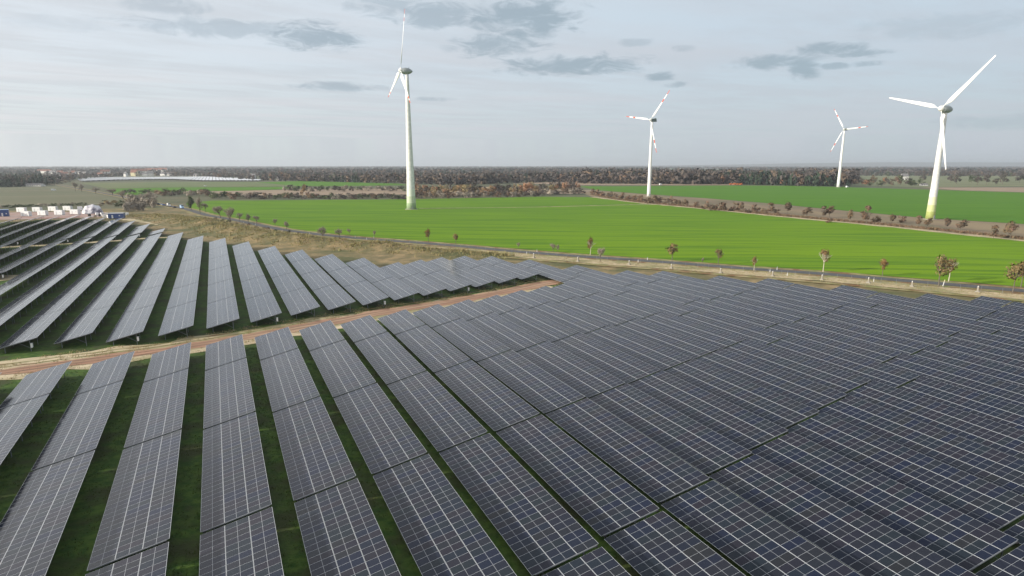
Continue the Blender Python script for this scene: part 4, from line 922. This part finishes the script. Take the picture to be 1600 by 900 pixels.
def post(label, px, py, h, lean=0, cap='dark', group='white reflector posts at the road edge', name='reflector_post'):
    x, y = P(px, py); t = thing(name, label, 'reflector post', (x, y, ground_z(x, y)+.15), (0, lean, 0), group)
    m = MB(); m.box((0, 0, h/2), (.14, .12, h), taper=.8); obj('post_body', m.mesh('post_body', M['white']), t)
    m = MB(); m.box((0, 0, h*.83), (.15, .13, .16)); m.box((0, 0, h+.03), (.13, .1, .06)); obj('reflector_band', m.mesh('reflector_band', M[cap]), t)
for i, (px, py) in enumerate([(823,397.5),(839,394.5),(997,410.5),(1011.5,407),(1203,426),(1214,422.5),(1365,441),(1230,431.5),(381,349.5),(399,352.5),(484,367),(555,371.8),(573,374.8),(584,373)]):
    post('white reflector post, %s of the posts along the road' % ordinal(i+1), px, py, 1.1)
post('leaning white pole with a yellow top beside the rust red trees', 1473, 448, 1.75, .28, 'yellow', None, 'leaning_pole')
# wire fence of the farm: posts are parts
fl = PX([(640,381.5),(720,388),(800,396),(900,404.3),(1000,411.3),(1090,418.5),(1180,426.2),(1286,434.5),(1400,444.5),(1500,453.5),(1600,462.5),(1750,477)])
ft = thing('wire_fence', 'thin wire fence on slim grey posts between the road and the solar farm', 'fence', (fl[0][0], fl[0][1], ground_z(*fl[0])))
pts = []
for (ax, ay), (bx, by) in zip(fl, fl[1:]):
    n = max(1, round(hypot(bx-ax, by-ay)/4.0)); pts += [(ax+(bx-ax)*k/n, ay+(by-ay)*k/n) for k in range(n)]
o0 = ft.location; fm = MB(); fm.tube((0,0,-.2), (0,0,1.5), .03, .03, 6); fpm = fm.mesh('fence_post', M['galv'])
for (x, y) in pts[:98]: obj('fence_post', fpm, ft, (x-o0.x, y-o0.y, ground_z(x, y)-o0.z))
m = MB()
for a, c in zip(pts[:97], pts[1:98]):
    for h in (.5, 1.0, 1.4): m.tube((a[0]-o0.x, a[1]-o0.y, ground_z(*a)-o0.z+h), (c[0]-o0.x, c[1]-o0.y, ground_z(*c)-o0.z+h), 0.004, n=3, caps=False)
obj('fence_wire', m.mesh('fence_wire', M['galv']), ft)

# ------------------------------------------------------------------ vehicles
def car(label, px, py, head, col, kind='car', loc=None, z=.16):
    x, y = loc or P(px, py); t = thing('van' if kind == 'van' else 'parked_car', label, kind, (x, y, ground_z(x, y)+z), (0, 0, head), 'vehicles on the road')
    l, w, h = (5.6, 2.0, 2.5) if kind == 'van' else (4.4, 1.8, 1.45)
    prof = [(-l/2,.35),(-l/2,h*.9),(-l/2+.25,h),(l*.18,h),(l*.34,h*.62),(l/2-.05,h*.5),(l/2,.35)] if kind == 'van' else [(-l/2,.3),(-l/2,.85),(-l*.38,.92),(-l*.3,1.38),(l*.08,1.42),(l*.24,.95),(l*.46,.78),(l/2,.6),(l/2,.3)]
    m = MB(); n = len(prof); k = w/2
    def yk(z): return k*(1 if z < .95 else .86)
    m.v += [(p[0], -yk(p[1]), p[1]) for p in prof]+[(p[0], yk(p[1]), p[1]) for p in prof]
    m.f.append(tuple(range(n-1, -1, -1))[::-1]); m.m.append(0); m.f.append(tuple(range(2*n-1, n-1, -1))); m.m.append(0)
    for i in range(n): m.f.append((i, i+n, (i+1)%n+n, (i+1)%n)[::-1]); m.m.append(0)
    me = m.mesh('body', col); obj('body', me, t)
    m = MB()
    if kind == 'van': m.quad([(l*.19,-.85,h*.97),(l*.19,.85,h*.97),(l*.345,.88,h*.64),(l*.345,-.88,h*.64)]); m.box((l*.12,0,h*.78),(1.0,w*.885,.5))
    else: m.box((-l*.1,0,1.16),(l*.36,w*.875,.34)); m.quad([(l*.09,-.7,1.40),(l*.09,.7,1.40),(l*.245,.74,1.0),(l*.245,-.74,1.0)])
    for v in range(len(m.v)): pass
    obj('window', m.mesh('window', M['glass']), t, (.012, 0, .012))
    wm_ = MB(); wm_.tube((0,-.11,0),(0,.11,0),.33,n=14); wme = wm_.mesh('wheel', M['dark'])
    for sx in (-1, 1):
        for sy in (-1, 1): obj('wheel', wme, t, (sx*l*.31, sy*(w/2-.1), .33))
    return t
RH = atan2(ROAD[6][1]-ROAD[5][1], ROAD[6][0]-ROAD[5][0])
car('white box van, largest vehicle at the far end of the vehicle row', 231, 316.3, RH, M['white'], 'van')
car('white van second from the thicket in the vehicle row', 264, 322.6, RH, M['white'], 'van')
car('light blue van driving past the end of the vehicle row', 284.5, 325.8, RH, M['lightblue'], 'van')
car('dark car in front of the white van', 273, 325.5, RH, M['dark'])
for i, (px, py, c) in enumerate([(239,318.6,'white'),(244,319.4,'greybox'),(248,320.6,'dark'),(252,320.6,'white'),(256,321.6,'blue')]):
    car('small %s car, %s behind the white box van' % ({'white':'white','greybox':'silver','dark':'black','blue':'dark blue'}[c], ordinal(i+1)), px, py, RH, M[c])
car('white van alone on the pale field path by the dark wood', 84, 298.3, .1, M['white'], 'van', z=.3)
car('white car on the grass track right of the distant solar field', 321, 291.5, .2, M['white'], z=.3)
car('white van parked on the edge of the far field near the banded turbine', 1032, 289.3, .3, M['white'], 'van', z=.3)
car('white van beside the foot of the smallest turbine', 1323.5, 293.3, .3, M['white'], 'van', z=.3)
def machine(label, px, py, L_):
    x, y = P(px, py); t = thing('field_machine', label, 'machine', (x, y, .3), (0, 0, -.35), 'orange machines at the wood edge')
    m = MB(); m.box((0, 0, 1.5), (L_, 2.6, 1.4)); m.box((L_*.3, 0, 2.6), (L_*.25, 2.3, 1.6)); obj('body', m.mesh('body', M['orange']), t)
    m = MB(); m.box((L_*.3, 0, 2.8), (L_*.26, 2.35, .8)); obj('window', m.mesh('window', M['glass']), t)
    wm_ = MB(); wm_.tube((0,-.3,0),(0,.3,0),.8,n=14); wme = wm_.mesh('wheel', M['dark'])
    for sx in (-.33, .33):
        for sy in (-1, 1): obj('wheel', wme, t, (sx*L_, sy*1.2, .8))
machine('long orange machine at the foot of the oak wood', 1145, 289.2, 11)
machine('orange machine on the turbine-far side of the longer one', 1155.5, 289.4, 9)

# ------------------------------------------------------------------ the yard behind the farm
def cabin(label, px, py, wpx, hpx, col='white', rot=-.5, dep=2.6, roof=None, group='white site cabins in the yard'):
    x, y = P(px, py); d = hypot(x, y); l, h = wpx*d/FPX, hpx*d/FPX
    t = thing('site_cabin', label, 'site cabin', (x, y, ground_z(x, y)+.14), (0, 0, rot), group)
    m = MB(); m.box((0, 0, h/2+.15), (l, dep, h)); obj('wall', m.mesh('wall', M[col]), t)
    m = MB(); m.box((0, 0, h+.22), (l+.12, dep+.12, .14)); obj('roof', m.mesh('roof', roof or M['white']), t)
    m = MB(); m.box((-l*.22, -dep/2-.02, 1.15), (.85, .06, 1.95)); obj('door', m.mesh('door', M['greybox']), t)
    m = MB(); m.box((l*.25, -dep/2-.02, 1.7), (.7, .06, .5)); obj('window', m.mesh('window', M['greybox']), t)
    m = MB(); m.box((-l*.42, 0, .02), (.2, dep*.9, .3)); m.box((l*.42, 0, .02), (.2, dep*.9, .3)); obj('skid', m.mesh('skid', M['dark']), t)
for i, (px, py) in enumerate([(34.5,331.8),(59,331.2),(83.5,330),(106.5,329.2)]): cabin('white site cabin, %s in the back row of the yard' % ordinal(i+1), px, py, 10.5, 5.2)
for i, (px, py) in enumerate([(41.5,338),(67.5,336.8),(93.5,336),(118,335)]): cabin('white site cabin, %s in the front row of the yard' % ordinal(i+1), px, py, 11, 5.5)
cabin('blue-sided container with pale roof at the yard\'s outer end', 8, 338.5, 9, 8, 'blue', .1, 4, M['lightblue'], None)
cabin('long dark blue container with a pale roof beside the tarpaulin heap', 183, 341.5, 18, 6.5, 'blue', -.1, 5.5, M['greybox'], None)
# tarpaulin-covered heap, a low dome
x, y = P(145, 334); d = hypot(x, y); t = thing('covered_heap', 'large white tarpaulin-covered heap with dark holes at the yard end', 'covered heap', (x, y, ground_z(x, y)+.1))
bm = bmesh.new(); bmesh.ops.create_icosphere(bm, subdivisions=4, radius=1)
rx, rz = 12.5*d/FPX, 11.5*d/FPX
for v in bm.verts:
    n = noise.noise(v.co*3.1)*.12; v.co = Vector((v.co.x*rx*(1+n), v.co.y*rx*.7*(1+n), max(-.2, v.co.z*rz*(1+n))))
me = bpy.data.meshes.new('cover'); bm.to_mesh(me); bm.free(); me.materials.append(M['tarp']); me.polygons.foreach_set('use_smooth', [True]*len(me.polygons)); obj('cover', me, t)
m = MB(); m.box((-rx*1.1, 0, rz*.62), (rx*.42, 2.2, rz*.42)); m.tube((-rx*1.1, 0, 0), (-rx*1.1, 0, rz*.5), .2); obj('box', m.mesh('outlet_box', M['white']), t)
rnd = random.Random(4)
def crate(label, px, py, s, mt, group='pallets and boxes stacked in the yard'):
    x, y = P(px, py); t = thing('pallet_stack', label, 'pallet', (x, y, ground_z(x, y)+.14), (0, 0, rnd.uniform(0, 1.5)), group)
    m = MB()
    for k in range(5): m.box((-.48*s+.24*s*k, 0, .12), (.14*s, 1.0*s, .03))
    for k in (-1, 0, 1): m.box((0, k*.42*s, .05), (1.1*s, .12*s, .10))
    obj('pallet_base', m.mesh('pallet_base', M['wood']), t)
    m = MB(); m.box((0, 0, .14+.5*s), (1.0*s, .9*s, 1.0*s), taper=.94); obj('load', m.mesh('load', M[mt]), t)
for i, (px, py, s, mt) in enumerate([(152,337,1.6,'white'),(156,338.5,1.3,'dark'),(160,337.5,1.8,'greybox'),(163,340,1.5,'white'),(167,338.5,2.0,'render'),(170,341,1.6,'white'),(149,339.5,1.2,'wood'),(174,340.5,1.8,'render'),(140,338.2,1.3,'dark'),(196,337,1.6,'white'),(199,336.2,1.4,'white')]):
    crate('%s loaded pallet, %s between the tarpaulin heap and the blue container' % ({'white':'white','dark':'dark','greybox':'grey','render':'cream','wood':'brown'}[mt], ordinal(i+1)), px, py, s, mt)
# ------------------------------------------------------------------ village
def house(label, px, py, wpx, hpx, wall='render', roof='roofred', rot=0, dep=9, group='village houses'):
    x, y = P(px, py); d = hypot(x, y); l, h = wpx*d/FPX, hpx*d/FPX
    t = thing('house', label, 'house', (x, y, 0), (0, 0, rot), group)
    m = MB(); e = h*.58; m.box((0, 0, e/2), (l, dep, e)); 
    for s in (-1, 1): m.quad([(s*l/2, -dep/2, e), (s*l/2, dep/2, e), (s*l/2, 0, h)][::s])
    w = obj('wall', m.mesh('wall', M[wall]), t)
    m = MB(); o = .5
    for s in (-1, 1):
        a = [(-l/2-o, s*(dep/2+o), e-.35), (l/2+o, s*(dep/2+o), e-.35), (l/2+o, 0, h+.05), (-l/2-o, 0, h+.05)]
        m.quad(a if s < 0 else a[::-1]); a2 = [(p[0], p[1], p[2]+.3) for p in a]; m.quad(a2 if s < 0 else a2[::-1]); 
        for i in range(4): m.quad([a[i], a[(i+1)%4], a2[(i+1)%4], a2[i]])
    r = obj('roof', m.mesh('roof', M[roof]), t)
    m = MB(); m.box((l*.2, dep*.12, h+.3), (.8, .8, 1.6)); obj('chimney', m.mesh('chimney', M[roof]), r)
    m = MB(); n = max(2, int(l/3.2))
    for k in range(n):
        for lev in range(max(1, int(e/3))): m.box((-l/2+(k+.5)*l/n, -dep/2-.02, 1.6+lev*2.9), (1.1, .08, 1.3))
    obj('window', m.mesh('window', M['glass']), t)
HS = [(70,270.5,20,4.5,'render','roofred'),(82,273,7,5,'render','roofgrey'),(87,272.2,5,4.5,'render','roofgrey'),(95,273,8,5,'render','roofred'),(101.5,275,8,5,'render','roofred'),(108,273,6,4.5,'render','roofgrey'),(93,279.4,4,4,'render','roofgrey'),(103,279,6,4.5,'render','roofgrey'),(107,280,4,4,'render','roofgrey'),(115,273.2,5,5,'render','roofred'),(123,272.5,7,4,'render','roofgrey'),(132.5,274.5,8,5,'renderyellow','roofgrey'),(146,268.5,5,6,'render','roofgrey'),(158,275.2,9,4.5,'render','roofred'),(165,272.5,11,6,'render','roofred'),(168,275.6,7,4.5,'render','roofgrey'),(197,276,4,6,'render','roofgrey'),(210.5,275.2,9,8,'renderyellow','roofred'),(218,272,20,7,'render','roofred'),(226.5,275.2,6,4.5,'render','roofgrey'),(235,274.8,8,6,'render','roofgrey'),(238,270,20,6,'render','roofred'),(255.5,275,8,4.5,'render','roofgrey'),(262.5,275,5,4.5,'render','roofgrey'),(268.5,275,6,4.5,'render','roofgrey'),(255,269.5,14,6,'render','roofred'),(306,276,5,4,'render','roofgrey'),(396,279.5,6,7,'render','roofgrey'),(439,281.5,10,4.5,'render','roofgrey'),(584,278.5,5,5,'render','roofgrey'),(672,284.5,5,3,'render','roofgrey')]
for i, (px, py, w, h, wl, rf) in enumerate(HS):
    house('%s house with %s roof, %s from the dark wood in the distant village' % ('cream' if wl == 'renderyellow' else 'white', 'red' if rf == 'roofred' else 'grey', ordinal(i+1)), px, py, w, h, wl, rf, rot=-YAW+random.uniform(-.5, .5))
house('long low white farm shed between field and wood left of the lone turbine', 543, 284, 15, 3.4, 'render', 'roofgrey', -YAW, 12, None)
house('low pale-roofed shed at the foot of the dark wood', 55, 291, 20, 3.2, 'render', 'roofgrey', -YAW, 12, None)
house('white building with grey roof hidden in the copse behind the smallest turbine', 1412, 281, 9, 8, 'render', 'roofgrey', -YAW, 9, None)
house('small white hut in the meadow beside the green-based turbine', 1443, 290.3, 9, 3, 'render', 'roofgrey', -YAW, 6, None)
# distant solar field: rows face the same way, one object each
fm = MB(); 
for (a, c) in ((0, 1),): fm.box((3, .5, 1.9), (6.2, 1.0, .12), R=Matrix.Rotation(-.05, 3, 'Y')); fm.box((3, .5, .9), (.5, 1, 1.7))
FARM_ROW = fm.mesh('distant_solar_row', mat_noise('glass_rows_painted_sheen', (.66,.68,.70), (.74,.75,.77), .01, 3, .4, .6))  # pale base colour stands in for sky reflected at a grazing angle
top = {118:279.8,180:275.8,270:274.4,315:276,405:281.6}; bot = {118:281,125:284.2,180:282,240:281,270:281.2,315:283.3,405:283.3}
cnt = 0; pxs = []
xa, _ = P(118, 282); xb, _ = P(405, 283)
for k in range(200):
    x = -470+k*7.2
    ys_ = []
    for yy in np.arange(1350, 2150, 10):
        px, py = to_px(x, yy, 0)
        if 118 < px < 405 and lerp_table(top, px) < py < lerp_table(bot, px): ys_.append(yy)
    if len(ys_) > 2: pxs.append((x, ys_[0], ys_[-1]))
for i, (x, a, c) in enumerate(pxs):
    o = obj('distant_solar_row', FARM_ROW, None, (x, a, .3)); o.scale = (1, c-a, 1)
    tag(o, 'whitish row of tables, %s row of the distant solar field before the village' % ordinal(i+1), 'solar row', 'rows of the distant solar field')
print('far rows', len(pxs))
# ------------------------------------------------------------------ air
hz = MB(); hz.box((0, 11600, 72.5), (49000, 25800, 147)); ho = obj('haze', hz.mesh('haze', []))
hm = bpy.data.materials.new('haze'); hm.use_nodes = True; hn = hm.node_tree; hn.nodes.clear(); pv = hn.nodes.new('ShaderNodeVolumePrincipled'); oo = hn.nodes.new('ShaderNodeOutputMaterial')
pv.inputs['Color'].default_value = (.88,.94,1,1); pv.inputs['Density'].default_value = 0.000085; pv.inputs['Anisotropy'].default_value = .3; hn.links.new(pv.outputs[0], oo.inputs['Volume'])
ho.data.materials.append(hm); ho['kind'] = 'stuff'; ho['label'] = 'thin pale haze over the whole plain'; ho['category'] = 'haze'
